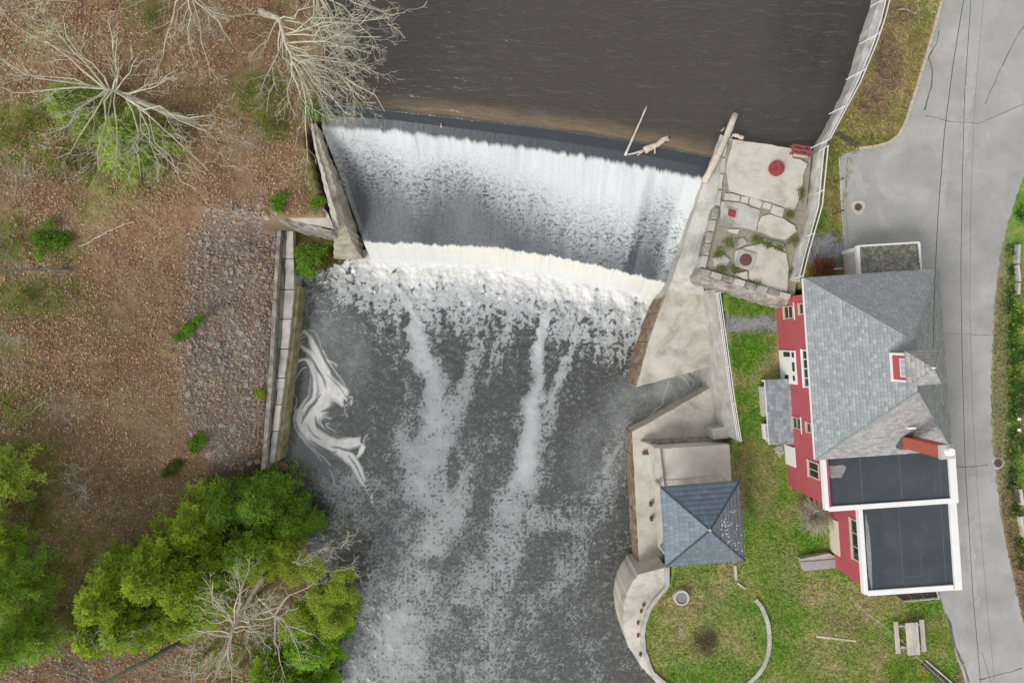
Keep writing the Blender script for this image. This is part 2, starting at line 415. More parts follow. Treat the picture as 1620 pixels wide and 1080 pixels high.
# pond above the dam
def rowpts(pts, n, z):
    xs_ = [p[0] for p in pts]; t = np.linspace(xs_[0], xs_[-1], n)
    return np.stack([P(a, np.interp(a, xs_, [p[1] for p in pts]), z) for a in t])
edge = [(440, 158), (505, 166), (620, 177), (700, 186), (860, 204), (1000, 225), (1130, 252), (1185, 262), (1340, 288)]
NU, NV = 260, 150
e0 = rowpts(edge, NU, ZP - .04)
Vp = []
for j in range(NV):
    t = j/(NV - 1); tt = t**2.6
    row = e0.copy(); row[:, 0] += np.minimum(tt*10, 1)*np.linspace(-6, 12, NU); row[:, 1] = e0[:, 1]*(1 - tt) + tt*380
    row[:, 2] = ZP - .04*(1 - sstep(0, .03, t)); Vp.append(row)
Vp = np.stack(Vp); ppx, ppy = PIX(Vp[..., 0], Vp[..., 1], Vp[..., 2])
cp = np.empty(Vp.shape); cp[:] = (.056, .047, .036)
cp = mixc(cp, (.016, .019, .009), blobs(ppx, ppy, [(1310, 60, 110, 120, .6), (525, 60, 80, 170, 1), (1270, 200, 90, 50, .35)])*(.8 + .5*fbm(Vp[..., 0]*.8, Vp[..., 1]*.8, 3, 3)))  # dark reflections along the shores, painted into the pond colour
de = ppy - np.interp(ppx, [p[0] for p in edge], [p[1] for p in edge])
cp = mixc(cp, (.21, .145, .085), sstep(-34, -8, de + 5*fbm(Vp[..., 0]*.5, Vp[..., 1]*.9, 3, 8))*sstep(560, 680, ppx)*.75)
cp = mixc(cp, (.045, .055, .055), sstep(-7, -1, de + 2*fbm(Vp[..., 0]*1.1, Vp[..., 1]*1.1, 3, 2))*.9)
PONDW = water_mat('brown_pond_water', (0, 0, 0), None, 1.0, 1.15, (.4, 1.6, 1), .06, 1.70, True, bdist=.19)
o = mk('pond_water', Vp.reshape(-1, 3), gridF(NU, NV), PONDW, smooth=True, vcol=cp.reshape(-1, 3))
tag(o, 'dark brown rippled pond held back above the dam', kind='structure')

# sheet of water sliding down the spillway and dropping over the lip
rows = [  # v, z, polyline of pixels
 (0.00, 1.56, [(505, 166), (620, 177), (700, 186), (860, 204), (1000, 225), (1128, 252)]),
 (0.08, 1.46, [(506, 182), (620, 190), (700, 200), (860, 220), (1000, 242), (1122, 266)]),
 (0.15, 1.15, [(508, 200), (620, 206), (700, 216), (860, 237), (1000, 259), (1113, 282)]),
 (0.45, -.25, [(535, 272), (650, 284), (750, 294), (870, 308), (985, 330), (1092, 352)]),
 (0.80, -2.45, [(575, 383), (680, 387), (780, 392), (880, 406), (960, 424), (1056, 449)]),
 (0.83, -2.75, [(578, 390), (680, 394), (780, 399), (880, 413), (960, 431), (1054, 455)]),
 (1.00, -4.08, [(588, 412), (690, 416), (780, 420), (880, 436), (960, 452), (1050, 474)])]
NU, NV = 420, 300
u = np.linspace(0, 1, NU)
R_ = []
for v, z, pl in rows:
    xs_ = np.array([p[0] for p in pl]); t = xs_[0] + (xs_[-1] - xs_[0])*u
    R_.append(np.stack([P(a, np.interp(a, xs_, [p[1] for p in pl]), z) for a in t]))
R_ = np.stack(R_); vv = np.array([r[0] for r in rows]); vg = np.linspace(0, 1, NV)
Vs = np.empty((NV, NU, 3))
for k in range(3):
    for i in range(NU): Vs[:, i, k] = np.interp(vg, vv, R_[:, i, k])
X, Y = Vs[..., 0], Vs[..., 1]; VV = np.repeat(vg[:, None], NU, 1); UU = np.repeat(u[None], NV, 0)
scal = 1 - np.abs(fbm(X*2.6 + .5*perlin(X*3, Y*3, 4), Y*4.6 + .4*perlin(X*2, Y*2, 5), 2, 50))*2.0
scal2 = 1 - np.abs(fbm(X*5.5, Y*8.5, 2, 57))*2.0
streak = fbm(X*2.6, Y*.16, 4, 61); wide = fbm(X*.30, Y*.12, 3, 66); spk = fbm(X*9, Y*9, 2, 68)
jag = .016*fbm(X*1.7, Y*.1, 5, 70, .75)
on = sstep(.135, .175, VV + jag*1.8)
hold = .16*sstep(.42, .72, UU)*(1 - sstep(.84, .90, UU)) + .05*sstep(.92, .96, UU) - .10*blobs(UU, VV, [(.09, .5, .10, .5, 1), (.33, .6, .12, .4, .8), (.22, .5, .05, .4, -.5)])
g0 = 1 - sstep(.19, .72, VV + .07*wide + .05*streak - hold)
mid = np.clip(4*g0*(1 - g0), 0, 1)
f = on*(.10 + .80*g0 + .12*streak*(.1 + g0) + .10*wide + mid*(.24*(scal - .5) + .13*(scal2 - .5)) + .05*(scal2 - .5) + .04*spk)
f -= .34*on*blobs(UU, VV, [(.868, .55, .020, .5, 1), (.245, .22, .004, .12, .8)])*(.7 + .5*streak)
f += .34*on*blobs(UU, VV, [(.978, .5, .030, .4, 1), (.008, .45, .012, .4, .9)])*(.7 + .5*scal)
drop = sstep(.790, .806, VV + jag*1.2)
f = np.clip(f, 0, 1.0)*(1 - drop) + drop*(.97 + .10*fbm(X*6, Y*.4, 3, 73))
Z2 = Vs[..., 2] + on*(1 - drop)*(.035*scal*mid + .004*streak)
Z2 += drop*(1 - sstep(.9, 1, VV))*.05*fbm(X*1.3, Y*.5, 3, 75)
SPILLW = water_mat('spillway_water', (.040, .050, .058), (.66, .69, .70), .25, 3.5, (1.4, .5, 1), .3, 1.42, fgrain=.12, lin=True)
o = mk('spillway_water', np.stack([X, Y, Z2], -1).reshape(-1, 3), gridF(NU, NV), SPILLW, smooth=True, vfl={'foam': f, 'warm': drop*.75*(1 - sstep(.9, 1, VV))*(.6 + .5*wide) + 0*f})
tag(o, 'white sheet of water sliding down the face of the dam', kind='structure')

# pool below the dam, with its foam
st = 1.3
px_ = np.arange(395, 1150, st); py_ = np.concatenate([np.arange(395, 1090, st), [1120, 1180, 1300, 1600]])
QX, QY = np.meshgrid(px_, py_)
w1x, w1y = fbm(QX*.020, QY*.016, 3, 80), fbm(QX*.020, QY*.016, 3, 86)
w2x, w2y = fbm(QX*.06, QY*.06, 3, 81), fbm(QX*.06, QY*.06, 3, 87)
lip = np.interp(QX, [560, 588, 690, 780, 880, 960, 1050, 1100], [400, 412, 416, 420, 436, 452, 474, 500])
dl = QY - lip
den = np.zeros(QX.shape)
def ribbon(pts, w0, w1, a, soft=.9):
    global den
    d, s, _ = seg_dist(QX + 8*w1x + 7*w2x, QY + 8*w1y + 7*w2y, pts); Lt = sum(math.hypot(q[0] - p[0], q[1] - p[1]) for p, q in zip(pts[:-1], pts[1:]))
    w = (w0 + (w1 - w0)*s/Lt)*(1.0 + .3*sstep(560, 800, QY))
    amp = a[0] + (a[1] - a[0])*s/Lt if isinstance(a, tuple) else a
    den = np.maximum(den, amp*(1 - sstep(1 - soft, 1.5, d/w)))
fing = fbm(QX*.045, QY*.006, 3, 90)
den += 1.7*(1 - sstep(2, 58, dl + 30*fing + 12*w2x))*sstep(560, 605, QX)*(1 - sstep(1035, 1075, QX))
den = np.maximum(den, .84*(1 - sstep(20, 190, dl + 40*fing + 14*w1x))*sstep(465, 540, QX - .35*dl))
den = np.maximum(den, .34*(1 - sstep(80, 260, dl + 40*fing)))
ribbon([(618, 440), (648, 500), (672, 560), (688, 610), (690, 680), (676, 740), (690, 790)], 12, 46, (1.05, .62))
ribbon([(645, 600), (640, 700), (655, 760)], 14, 30, (.4, .55))
ribbon([(690, 690), (735, 620), (760, 540)], 30, 12, (.7, .6))
ribbon([(745, 560), (752, 470)], 11, 8, .62); ribbon([(800, 470), (792, 540), (775, 600)], 10, 16, .55)
ribbon([(862, 450), (858, 540), (846, 620), (838, 700), (826, 765)], 9, 27, (.95, .85))
ribbon([(918, 450), (905, 540), (884, 610), (862, 680)], 8, 16, (.92, .6))
ribbon([(955, 470), (945, 560), (940, 600)], 8, 12, (.75, .4)); ribbon([(1002, 470), (982, 545), (978, 590)], 9, 9, (.95, .4))
ribbon([(705, 700), (712, 780), (690, 840), (660, 900), (640, 1000), (600, 1090)], 30, 60, (.66, .62))
ribbon([(740, 740), (735, 790), (700, 830)], 7, 16, (.5, .6))
ribbon([(820, 770), (800, 860), (760, 960), (770, 1090)], 26, 70, (.62, .46)); ribbon([(820, 820), (905, 832)], 24, 12, .55)
ribbon([(985, 660), (955, 760), (930, 830), (890, 920)], 24, 40, (.46, .40)); ribbon([(980, 700), (940, 790)], 8, 10, .6)
ribbon([(640, 980), (610, 1090)], 50, 75, .72); ribbon([(610, 850), (590, 960)], 20, 30, .45)
den = np.maximum(den, .30*blobs(QX, QY, [(900, 1010, 190, 120, 1), (720, 960, 220, 180, 1.2), (860, 690, 200, 140, .8), (570, 790, 80, 70, 1.35), (570, 1000, 70, 110, 1.4), (640, 830, 70, 60, 1.1)]))
den -= .40*blobs(QX, QY, [(560, 640, 70, 100, .9), (690, 892, 40, 14, .6), (1000, 960, 60, 160, 1), (716, 745, 13, 42, 1.2), (832, 570, 12, 70, .5), (765, 660, 14, 45, .6), (722, 560, 10, 26, .8), (792, 640, 26, 50, .6), (900, 740, 30, 60, .4), (960, 640, 40, 50, .4), (960, 860, 40, 40, .5)])
den += .11*sstep(120, 330, dl) - .07*sstep(700, 950, QY) + .16*w1x + .09*w2y + .12*fbm(QX*.035, QY*.022, 3, 83)*sstep(60, 250, dl)
near = 1 - sstep(70, 300, dl)
lc = np.abs(fbm(QX*.062 + .5*w2x, QY*.052 + .5*w2y, 3, 100)); fine = np.abs(fbm(QX*.15, QY*.15, 2, 104)); fine2 = np.abs(fbm(QX*.30, QY*.33, 2, 106)); gr = fbm(QX*.26, QY*.26, 2, 108)
pat = near*(.80*lc + .42*fine + .10*fine2) + (1 - near)*(.26*lc + .60*fine + .34*fine2)
foam = sstep(-.07, .15, den*1.0 - pat - .13)
tone = .27 + .30*(1 - sstep(40, 190, dl)) + .20*np.clip(den, 0, 1) + .40*sstep(.6, 1.4, den)
foam = foam*tone + .06*sstep(.2, .9, den) + .05*gr*sstep(.1, .5, den)
foam = np.maximum(foam, (1.0 + .12*fing)*(1 - sstep(0, 30, dl + 20*fing + 6*w2x))*sstep(560, 590, QX)*(1 - .5*sstep(.25, .55, lc + .5*fing)*sstep(6, 26, dl)))
# short curls of foam drifting downstream
cr = fbm(QX*.085 + 1.2*w2x, QY*.12 + 1.2*w2y, 2, 115); curl = (1 - sstep(.02, .09, np.abs(cr - .42)))*sstep(-.1, .35, fbm(QX*.03, QY*.03, 2, 116) + .35*blobs(QX, QY, [(930, 900, 90, 170, 1), (880, 1020, 160, 80, 1), (720, 1000, 140, 100, .9), (560, 800, 60, 70, 1), (560, 1010, 60, 80, 1)]))
foam = np.maximum(foam, .52*curl*sstep(520, 680, QY)*(.75 + .4*w1y))
# milky veil beside the left wall and in the tailrace
veil = blobs(QX, QY, [(515, 560, 80, 100, .30), (485, 640, 60, 150, .28), (1010, 660, 70, 80, .34), (1075, 612, 66, 40, .60), (1035, 640, 50, 40, .5), (950, 720, 60, 80, .22), (500, 470, 50, 50, .26)])
foam = np.maximum(foam, veil*(.62 + .30*w1x + .20*w2x + .10*gr))
# the eddy: folded ribbons of thick cream foam
Z_ = lambda l: [(420 + a/3.373, 480 + b/3.373) for a, b in l]
body = np.zeros(QX.shape)
ex = QX + 3.0*w1x + 1.6*w2x; ey = QY + 3.0*w1y + 1.6*w2y
def chaikin(p, n=3, closed=False):
    p = [tuple(map(float, q)) for q in p]
    for _ in range(n):
        q = []; m = len(p)
        for i in range(m if closed else m - 1):
            a, b = np.array(p[i]), np.array(p[(i + 1) % m]); q += [tuple(.75*a + .25*b), tuple(.25*a + .75*b)]
        p = q if closed else [p[0]] + q + [p[-1]]
    return p
def strand(pts, w0, w1, a=1.0, soft=.5):
    """one tapering thread of foam"""
    global body
    d, s, sg = seg_dist(ex, ey, Z_(chaikin(pts, 2))); t = s/(s.max() + 1e-6); w = (w0 + (w1 - w0)*t)*(.45 + .55*np.sin(np.pi*np.clip(t*.94 + .03, 0, 1))**.6)
    body = np.maximum(body, a*(1 - sstep(1 - soft, 1 + soft, d/w)))
def gash(pts, w, a=.8):
    """a dark fold between threads"""
    global body
    d, s, sg = seg_dist(ex, ey, Z_(chaikin(pts, 2))); t = s/(s.max() + 1e-6)
    body = body*(1 - a*(1 - sstep(.3, 1.4, d/(w*(.35 + .65*np.sin(np.pi*t))))))
# upper arm, thick belly, lower lobe, tail
strand([(205, 150), (235, 165), (262, 240), (305, 330), (345, 400)], 5, 7); strand([(195, 232), (240, 262), (275, 330), (310, 420), (350, 470)], 5, 9)
strand([(270, 330), (320, 400), (380, 460), (465, 520), (400, 540)], 9, 9); strand([(320, 440), (360, 490), (420, 515), (450, 525)], 11, 5)
strand([(300, 400), (320, 480), (290, 560), (240, 610), (235, 670), (280, 725), (370, 745)], 13, 15); strand([(250, 360), (262, 440), (240, 510), (190, 560), (175, 610), (200, 680)], 6, 6)
strand([(215, 600), (215, 680), (270, 735), (370, 750), (470, 745), (545, 715)], 11, 9); strand([(330, 500), (380, 520), (420, 560), (430, 600)], 6, 2.5, .8)
strand([(165, 320), (200, 292), (235, 305), (255, 360), (260, 430), (230, 520)], 3, 5, .95); strand([(470, 725), (525, 740), (510, 800), (490, 820)], 6, 3)
strand([(300, 745), (400, 790), (470, 850), (520, 930), (550, 1010), (562, 1060)], 9, 4); strand([(420, 775), (475, 830), (515, 900), (545, 980)], 5, 3)
for pts, w0, w1 in [([(165, 560), (150, 600), (165, 670), (215, 740), (290, 810), (350, 860)], 1.6, 1.4), ([(150, 270), (165, 205), (200, 150), (250, 128), (290, 175), (297, 230)], 1.1, 1.0), ([(155, 420), (180, 350), (222, 335)], .9, 1.1), ([(145, 330), (160, 250), (205, 200)], .9, .9), ([(160, 230), (200, 175), (240, 170)], 1.0, 1.0), ([(180, 700), (230, 770), (300, 840)], 1.1, 1.0),
                    ([(350, 612), (310, 598), (287, 625), (330, 688), (430, 716)], 1.6, 1.6), ([(345, 640), (320, 628), (330, 655), (380, 690)], 1.0, 1.0), ([(330, 300), (360, 312), (382, 335)], 1.3, 1.5), ([(340, 880), (370, 930), (380, 980)], 1, 1), ([(150, 480), (170, 520), (150, 570)], .9, .9), ([(300, 240), (330, 290), (370, 360), (420, 440)], 1.2, 1.2)]: strand(pts, w0, w1, .75, .8)
for pts, w in [([(242, 360), (252, 430), (236, 500), (190, 560)], 2.4), ([(292, 480), (245, 540), (205, 590), (195, 640)], 2.6), ([(268, 600), (280, 655), (340, 695), (430, 706), (520, 702)], 4.0), ([(300, 575), (360, 562), (400, 575)], 3.0), ([(350, 765), (420, 775), (480, 800)], 2.4), ([(272, 325), (302, 395), (322, 450)], 1.8), ([(215, 260), (255, 300), (285, 370)], 1.8), ([(330, 380), (380, 440), (420, 490)], 1.4), ([(240, 730), (300, 775), (380, 800)], 2.0), ([(225, 640), (245, 700), (300, 730)], 1.2), ([(440, 810), (490, 880), (530, 960)], 1.6)]: gash(pts, w)
body = np.clip(body - 1.1*blobs(QX, QY, [(556, 634, 16, 16, 1), (580, 694, 14, 12, 1), (585, 775, 14, 22, .9), (545, 655, 14, 18, .8)])*(fine*2.2 + .1), 0, 1)
body *= .88 + .16*fbm(QX*.09, QY*.05, 3, 126)
foam = np.maximum(foam*(1 - .6*blobs(QX, QY, [(500, 640, 60, 110, 1)])), body)
# scum lines in the tailrace
for pts in ([(1090, 585), (1108, 600), (1100, 618)], [(1075, 590), (1092, 610), (1075, 630), (1040, 655), (1005, 690)], [(1060, 600), (1048, 640), (1010, 675)], [(1100, 588), (1116, 600), (1112, 612)], [(1082, 588), (1099, 604), (1088, 625)]):
    d, s, sg = seg_dist(ex, ey, pts); foam = np.maximum(foam, .75*(1 - sstep(.2, 2.4, d + .8*gr)))
foam = np.clip(np.maximum(foam, foam*.8 + .10*sstep(.15, .6, gr) + .07*sstep(.1, .5, fbm(QX*.10, QY*.16, 2, 118))), 0, 1)  # extra specks on clear water paint in the light on small waves
warm = np.clip(1.0*body + 1.0*(1 - sstep(4, 50, dl + 15*fing)), 0, 1)
turb = 1 - sstep(30, 230, dl)
k = (HC - ZD)/FOC
QZ = ZD + .10*turb*fbm(QX*.04, QY*.04, 4, 130)*sstep(0, 25, dl) + .16*(1 - sstep(30, 90, dl))*fbm(QX*.05, QY*.05, 4, 131)*sstep(0, 12, dl) + .02*fbm(QX*.05, QY*.06, 3, 133)
Vq = np.stack([(QX - CX)*k, -(QY - CY)*k, QZ], -1)
POOLW = water_mat('foamy_pool_water', (.050, .052, .049), (.66, .68, .695), .30, 3.2, (1, 1.15, 1), .18, 1.8, warmc=(.90, .895, .86))
o = mk('pool_water', Vq.reshape(-1, 3), gridF(len(px_), len(py_))[:, ::-1], POOLW, smooth=True, vfl={'foam': foam, 'warm': warm})
tag(o, 'grey river pool streaked with white foam below the dam', kind='structure')

# ------------------------------------------------------------------ roads
ASPH = surf('worn_pale_asphalt', [(.295, .295, .28), (.35, .348, .33), (.40, .398, .38)], .45, .9, .16, 26, .3, stain=((.47, .455, .42), .7), sscale=.45)
rl = [(-400, 1560), (-60, 1500), (0, 1489), (80, 1467), (140, 1449), (195, 1431), (214, 1421), (227, 1406), (234, 1385), (238, 1357), (246, 1326), (330, 1331), (400, 1335), (440, 1345), (442, 1440), (640, 1440), (900, 1450), (945, 1488), (985, 1500), (1040, 1514), (1090, 1530), (1500, 1640)]
rr = [(-400, 1900), (100, 1760), (200, 1660), (262, 1626), (300, 1612), (345, 1597), (400, 1582), (480, 1572), (600, 1567), (700, 1569), (800, 1580), (880, 1595), (960, 1612), (1080, 1640), (1500, 1760)]
py_r = np.concatenate([np.linspace(-400, -40, 8), np.arange(-30, 1100, 5), np.linspace(1110, 1500, 8)])
NCOL = 40
ra = np.interp(py_r, [p[0] for p in rl], [p[1] for p in rl]) + rng.uniform(-1, 1, len(py_r)); rb = np.interp(py_r, [p[0] for p in rr], [p[1] for p in rr]) + rng.uniform(-1.5, 1.5, len(py_r))
Vr = Gv(ra[:, None] + (rb - ra)[:, None]*np.linspace(0, 1, NCOL)[None], np.repeat(py_r[:, None], NCOL, 1)) + [0, 0, .03]
o = mk('road', np.array(Vr).reshape(-1, 3), gridF(NCOL, len(py_r))[:, ::-1], ASPH, smooth=True)
tag(o, 'worn pale grey asphalt road and parking bay beside the red house', kind='structure'); road = o
TAR = surf('crack_sealant', [(.09, .09, .088), (.16, .16, .155)], 3, .8, .2, 20, .1)
def ribbon_on_ground(name, pix, w, mat, parent, dz=.036, jit=.8):
    pts = []
    for (x0, y0), (x1, y1) in zip(pix[:-1], pix[1:]):
        n = max(2, int(math.hypot(x1 - x0, y1 - y0)/7))
        for k in range(n): pts.append((x0 + (x1 - x0)*k/n + random.uniform(-jit, jit), y0 + (y1 - y0)*k/n + random.uniform(-jit, jit)))
    pts.append(pix[-1]); V = []; n = len(pts)
    for i, p in enumerate(pts):
        a = np.array(pts[max(0, i - 1)]); b = np.array(pts[min(n - 1, i + 1)]); t = (b - a)/np.linalg.norm(b - a); nn = np.array([-t[1], t[0]])
        ww = w*(.5 + random.random())*.5*27
        for s in (-1, 1):
            q = np.array(p) + nn*s*ww; V.append(G(q[0], q[1], dz))
    return mk(name, V, [(2*i, 2*i + 1, 2*i + 3, 2*i + 2) for i in range(n - 1)], mat, parent)
for pl, w in [([(1485, 50), (1481, 70), (1469, 92), (1475, 112), (1472, 140), (1462, 175)], .07), ([(1464, 183), (1500, 192), (1545, 196), (1575, 185), (1622, 163)], .03), ([(1622, 36), (1605, 66), (1580, 115), (1558, 165)], .035),
              ([(1495, 970), (1504, 990), (1508, 1015), (1518, 1040), (1524, 1050)], .12), ([(1524, 1052), (1532, 1078)], .09), ([(1500, 528), (1570, 530)], .02), ([(1500, 735), (1525, 739), (1562, 735)], .05), ([(1548, 1074), (1580, 1066), (1616, 1056)], .05), ([(1566, 625), (1570, 650), (1566, 672)], .05), ([(1340, 250), (1338, 330), (1342, 385)], .02)]:
    ribbon_on_ground('crack', pl, w, TAR, road)
MEND = surf('mended_asphalt', [(.36, .355, .335), (.42, .41, .385)], 1.2, .9, .16, 26, .3); MENDD = surf('dark_asphalt_stain', [(.25, .25, .24), (.30, .30, .285)], 1.2, .9, .16, 26, .3)
for pl, w, m_ in [([(1352, 262), (1360, 292), (1372, 300)], .5, MEND), ([(1545, 755), (1528, 778)], .7, MEND), ([(1495, 250), (1488, 330), (1486, 400)], .35, MEND), ([(1545, 60), (1530, 170), (1524, 260)], .5, MEND), ([(1530, 830), (1545, 960)], .35, MEND)]:
    ribbon_on_ground('patch', pl, w, m_, road, .033, 1.5)
PATCH = surf('pale_road_patch', [(.44, .43, .39), (.50, .49, .45)], 2, .9, .15, 25, .2)
IRON = surf('cast_iron_lid', [(.085, .05, .04), (.15, .085, .065)], 6, .7, .2, 30, .3)
def manhole(px, py, r, rp, label):
    c = G(px, py); t = thing('manhole', label, 'manhole', c)
    a = [2*math.pi*i/24 for i in range(24)]
    V = [(c[0] + rp*(1 + .12*math.sin(3*x + px))*math.cos(x), c[1] + rp*(1 + .12*math.sin(3*x + px))*math.sin(x), c[2] + .045) for x in a]
    mk('surround', V, [tuple(range(24))], PATCH, t)
    MB().cyl(c, r*1.25, c[2] + .02, c[2] + .065, 24).mk('ring', surf('iron_ring', [(.16, .13, .11), (.22, .18, .15)], 5, .7), t)
    m = MB().cyl(c, r, c[2] + .03, c[2] + .075, 24)
    for k in range(4): m.box(c[0] - r*.6, c[0] + r*.6, c[1] - r*.6 + k*r*.36, c[1] - r*.6 + k*r*.36 + .04, c[2] + .07, c[2] + .083)
    m.mk('lid', IRON, t)
manhole(1357, 328, .17, .40, 'small rusty manhole in the pale patch of the parking bay')
manhole(1578, 732, .20, .36, 'rusty manhole with a concrete ring at the road edge by the garden')

# ------------------------------------------------------------------ concrete works
def ramp(name, left, right, zb, mat, parent=None, n=None, rough=.03, **kw):
    """strip between two polylines of (px, py, z), as a solid down to zb"""
    def res(pl, m):
        pl = np.array(pl, float); s = np.concatenate([[0], np.cumsum(np.hypot(np.diff(pl[:, 0]), np.diff(pl[:, 1])))]); t = np.linspace(0, s[-1], m)
        return [P(*[np.interp(q, s, pl[:, k]) for k in range(3)]) for q in t]
    m = n or 24
    A, B = res(left, m), res(right, m); r = random.Random(len(name) + m)
    V = []; k = 5
    for a, b in zip(A, B):
        a = a + np.array([r.uniform(-rough, rough), r.uniform(-rough, rough), 0]); b = b + np.array([r.uniform(-rough, rough), r.uniform(-rough, rough), 0])
        for j in range(k):
            q = a + (b - a)*j/(k - 1); q[2] += r.uniform(-rough, rough)*.5; V.append(q)
        V.append(np.array([b[0], b[1], zb])); V.append(np.array([a[0], a[1], zb]))
    w = k + 2; F = []
    for i in range(m - 1):
        for j in range(w): F.append((i*w + j, i*w + (j + 1) % w, (i + 1)*w + (j + 1) % w, (i + 1)*w + j))
    F += [tuple(range(w - 1, -1, -1)), tuple(range((m - 1)*w, m*w))]
    me = mk(name, V, F, mat, parent, **kw)
    bm = bmesh.new(); bm.from_mesh(me.data); bmesh.ops.recalc_face_normals(bm, faces=bm.faces); bm.to_mesh(me.data); bm.free()
    return me
# dam body under the sheet of water
V = []; n = 40
prof = [(0.00, -.35), (.15, -.30), (.45, -.3), (.80, -.3)]
t = thing('dam', 'concrete overflow dam hidden under the white water sheet', 'dam', (0, 9, -5))
idx = [0, 10, 45, 120, 200, 237]
Vd = []
for j in idx:
    row = Vs[j, ::14].copy(); row[:, 2] -= .35; Vd.append(row)
b0 = Vd[0].copy(); b0[:, 2] = -5.5; b1 = Vd[-1].copy(); b1[:, 2] = -5.5
Vd = np.stack([b0] + Vd + [b1]); nn = Vd.shape[1]
mk('weir_face', Vd.reshape(-1, 3), gridF(nn, len(Vd))[:, ::-1], CONCD, t, smooth=False)

# left bank works
o = ramp('left_abutment', [(492, 196, 1.9), (498, 235, 1.85), (510, 280, 1.8), (524, 336, 1.7), (529, 365, .9), (528, 398, -2.0), (527, 410, -3.4)], [(499, 196, 1.9), (508, 228, 1.8), (524, 274, 1.7), (539, 332, 1.4), (550, 366, .4), (561, 390, -1.6), (572, 408, -3.3)], -5.5, surf('stained_wall', [(.24, .20, .14), (.44, .39, .31), (.56, .52, .44)], 1.3, .9, .22, 20, .5, stain=((.12, .11, .05), .7), sscale=1.0), n=40, rough=.05)
tag(o, 'mossy concrete side wall along the left edge of the spillway', 'wall')
t = thing('abutment_deck', 'cracked pale concrete deck with a cross wall at the left end of the dam', 'platform', P(485, 345, 1.4))
solid('deck_slab', [(446, 341), (460, 331), (482, 325), (508, 326), (519, 338), (527, 361), (498, 355), (462, 349)], 1.72, .6, CONC, t, rough=.05)
ramp('cross_wall', [(440, 344, 1.55), (470, 349, 1.5), (527, 364, 1.45)], [(440, 350, 1.55), (470, 356, 1.5), (524, 371, 1.4)], -5, CONCD, t, n=20, rough=.06)
LXp = [(352, 446), (458, 439), (552, 434), (598, 432), (674, 426), (740, 420)]; RXp = [(352, 463), (462, 465), (552, 456), (598, 450), (674, 441), (740, 431)]
lx = lambda y: float(np.interp(y, *zip(*LXp))); rx = lambda y: float(np.interp(y, *zip(*RXp)))
t = thing('retaining_wall', 'low stepped concrete retaining wall at the foot of the stony bank', 'wall', P(440, 545, -4.5))
js = [357, 409, 458, 505, 552, 598, 640, 682, 733]
for i, (a, b) in enumerate(zip(js[:-1], js[1:])):
    g_ = .7
    solid('cap_block', [(lx(a) + (rx(a) - lx(a))*.45, a + g_), (rx(a), a + g_), (rx(b), b - g_), (lx(b) + (rx(b) - lx(b))*.45, b - g_)], -2.35 + random.uniform(-.03, .03), -4.6, CONCG if i % 3 else CONC, t, rough=.03, seed=i)
    solid('step_block', [(lx(a), a + g_), (lx(a) + (rx(a) - lx(a))*.43, a + g_), (lx(b) + (rx(b) - lx(b))*.43, b - g_), (lx(b), b - g_)], -2.55 + random.uniform(-.05, .03), -4.4, (CONCG, CONCD, CONCG)[i % 3], t, rough=.04, seed=i + 50)
ramp('kerb', [(lx(y) - 7, y, -1.9) for y in (352, 458, 552, 640, 742)], [(lx(y) - .8, y, -1.92) for y in (352, 458, 552, 640, 742)], -4.4, CONCD, t, n=20)
ramp('waler', [(rx(y) + .6, y, -2.62) for y in (452, 500, 552, 598, 674, 728)], [(rx(y) + 8, y, -2.66) for y in (452, 500, 552, 598, 674, 728)], -5.2, CONCM, t, n=22, rough=.02)

ramp_cop = ramp('wall_coping', [(491.5, 196, 1.97), (497, 235, 1.93), (509, 280, 1.88), (522, 336, 1.78), (526, 358, 1.4)], [(495, 196, 1.97), (501, 234, 1.93), (514, 278, 1.88), (530, 335, 1.78), (536, 358, 1.4)], 1.2, CONC, n=30, rough=.04)
tag(ramp_cop, 'pale broken coping strip on top of the left spillway wall', 'coping')
# soil wedge between abutment and wall
Xw, Yw = np.meshgrid(np.linspace(455, 590, 46), np.linspace(360, 462, 40))
sd_ = np.minimum(1, np.maximum(0, (440 - Yw + .55*(520 - Xw)*0 - .45*np.maximum(0, 1) + (500 - Xw)*.12)/55))
zw = -4.35 + 1.5*sd_*(1 - sstep(505, 590, Xw)) + .18*fbm(Xw*.06, Yw*.06, 3, 140)
Vw = np.stack([P(a, b, c) for a, b, c in zip(Xw.ravel(), Yw.ravel(), zw.ravel())])
cw = np.empty((len(Vw), 3)); cw[:] = (.13, .085, .04)
cw = mixc(cw, (.09, .13, .02), sstep(-.1, .4, fbm(Xw*.08, Yw*.08, 3, 142)).ravel())
tag(mk('soil_bank', Vw, gridF(46, 40)[:, ::-1], EARTH, smooth=True, vcol=cw), 'mossy wedge of soil between the dam wall and the low retaining wall', kind='structure')

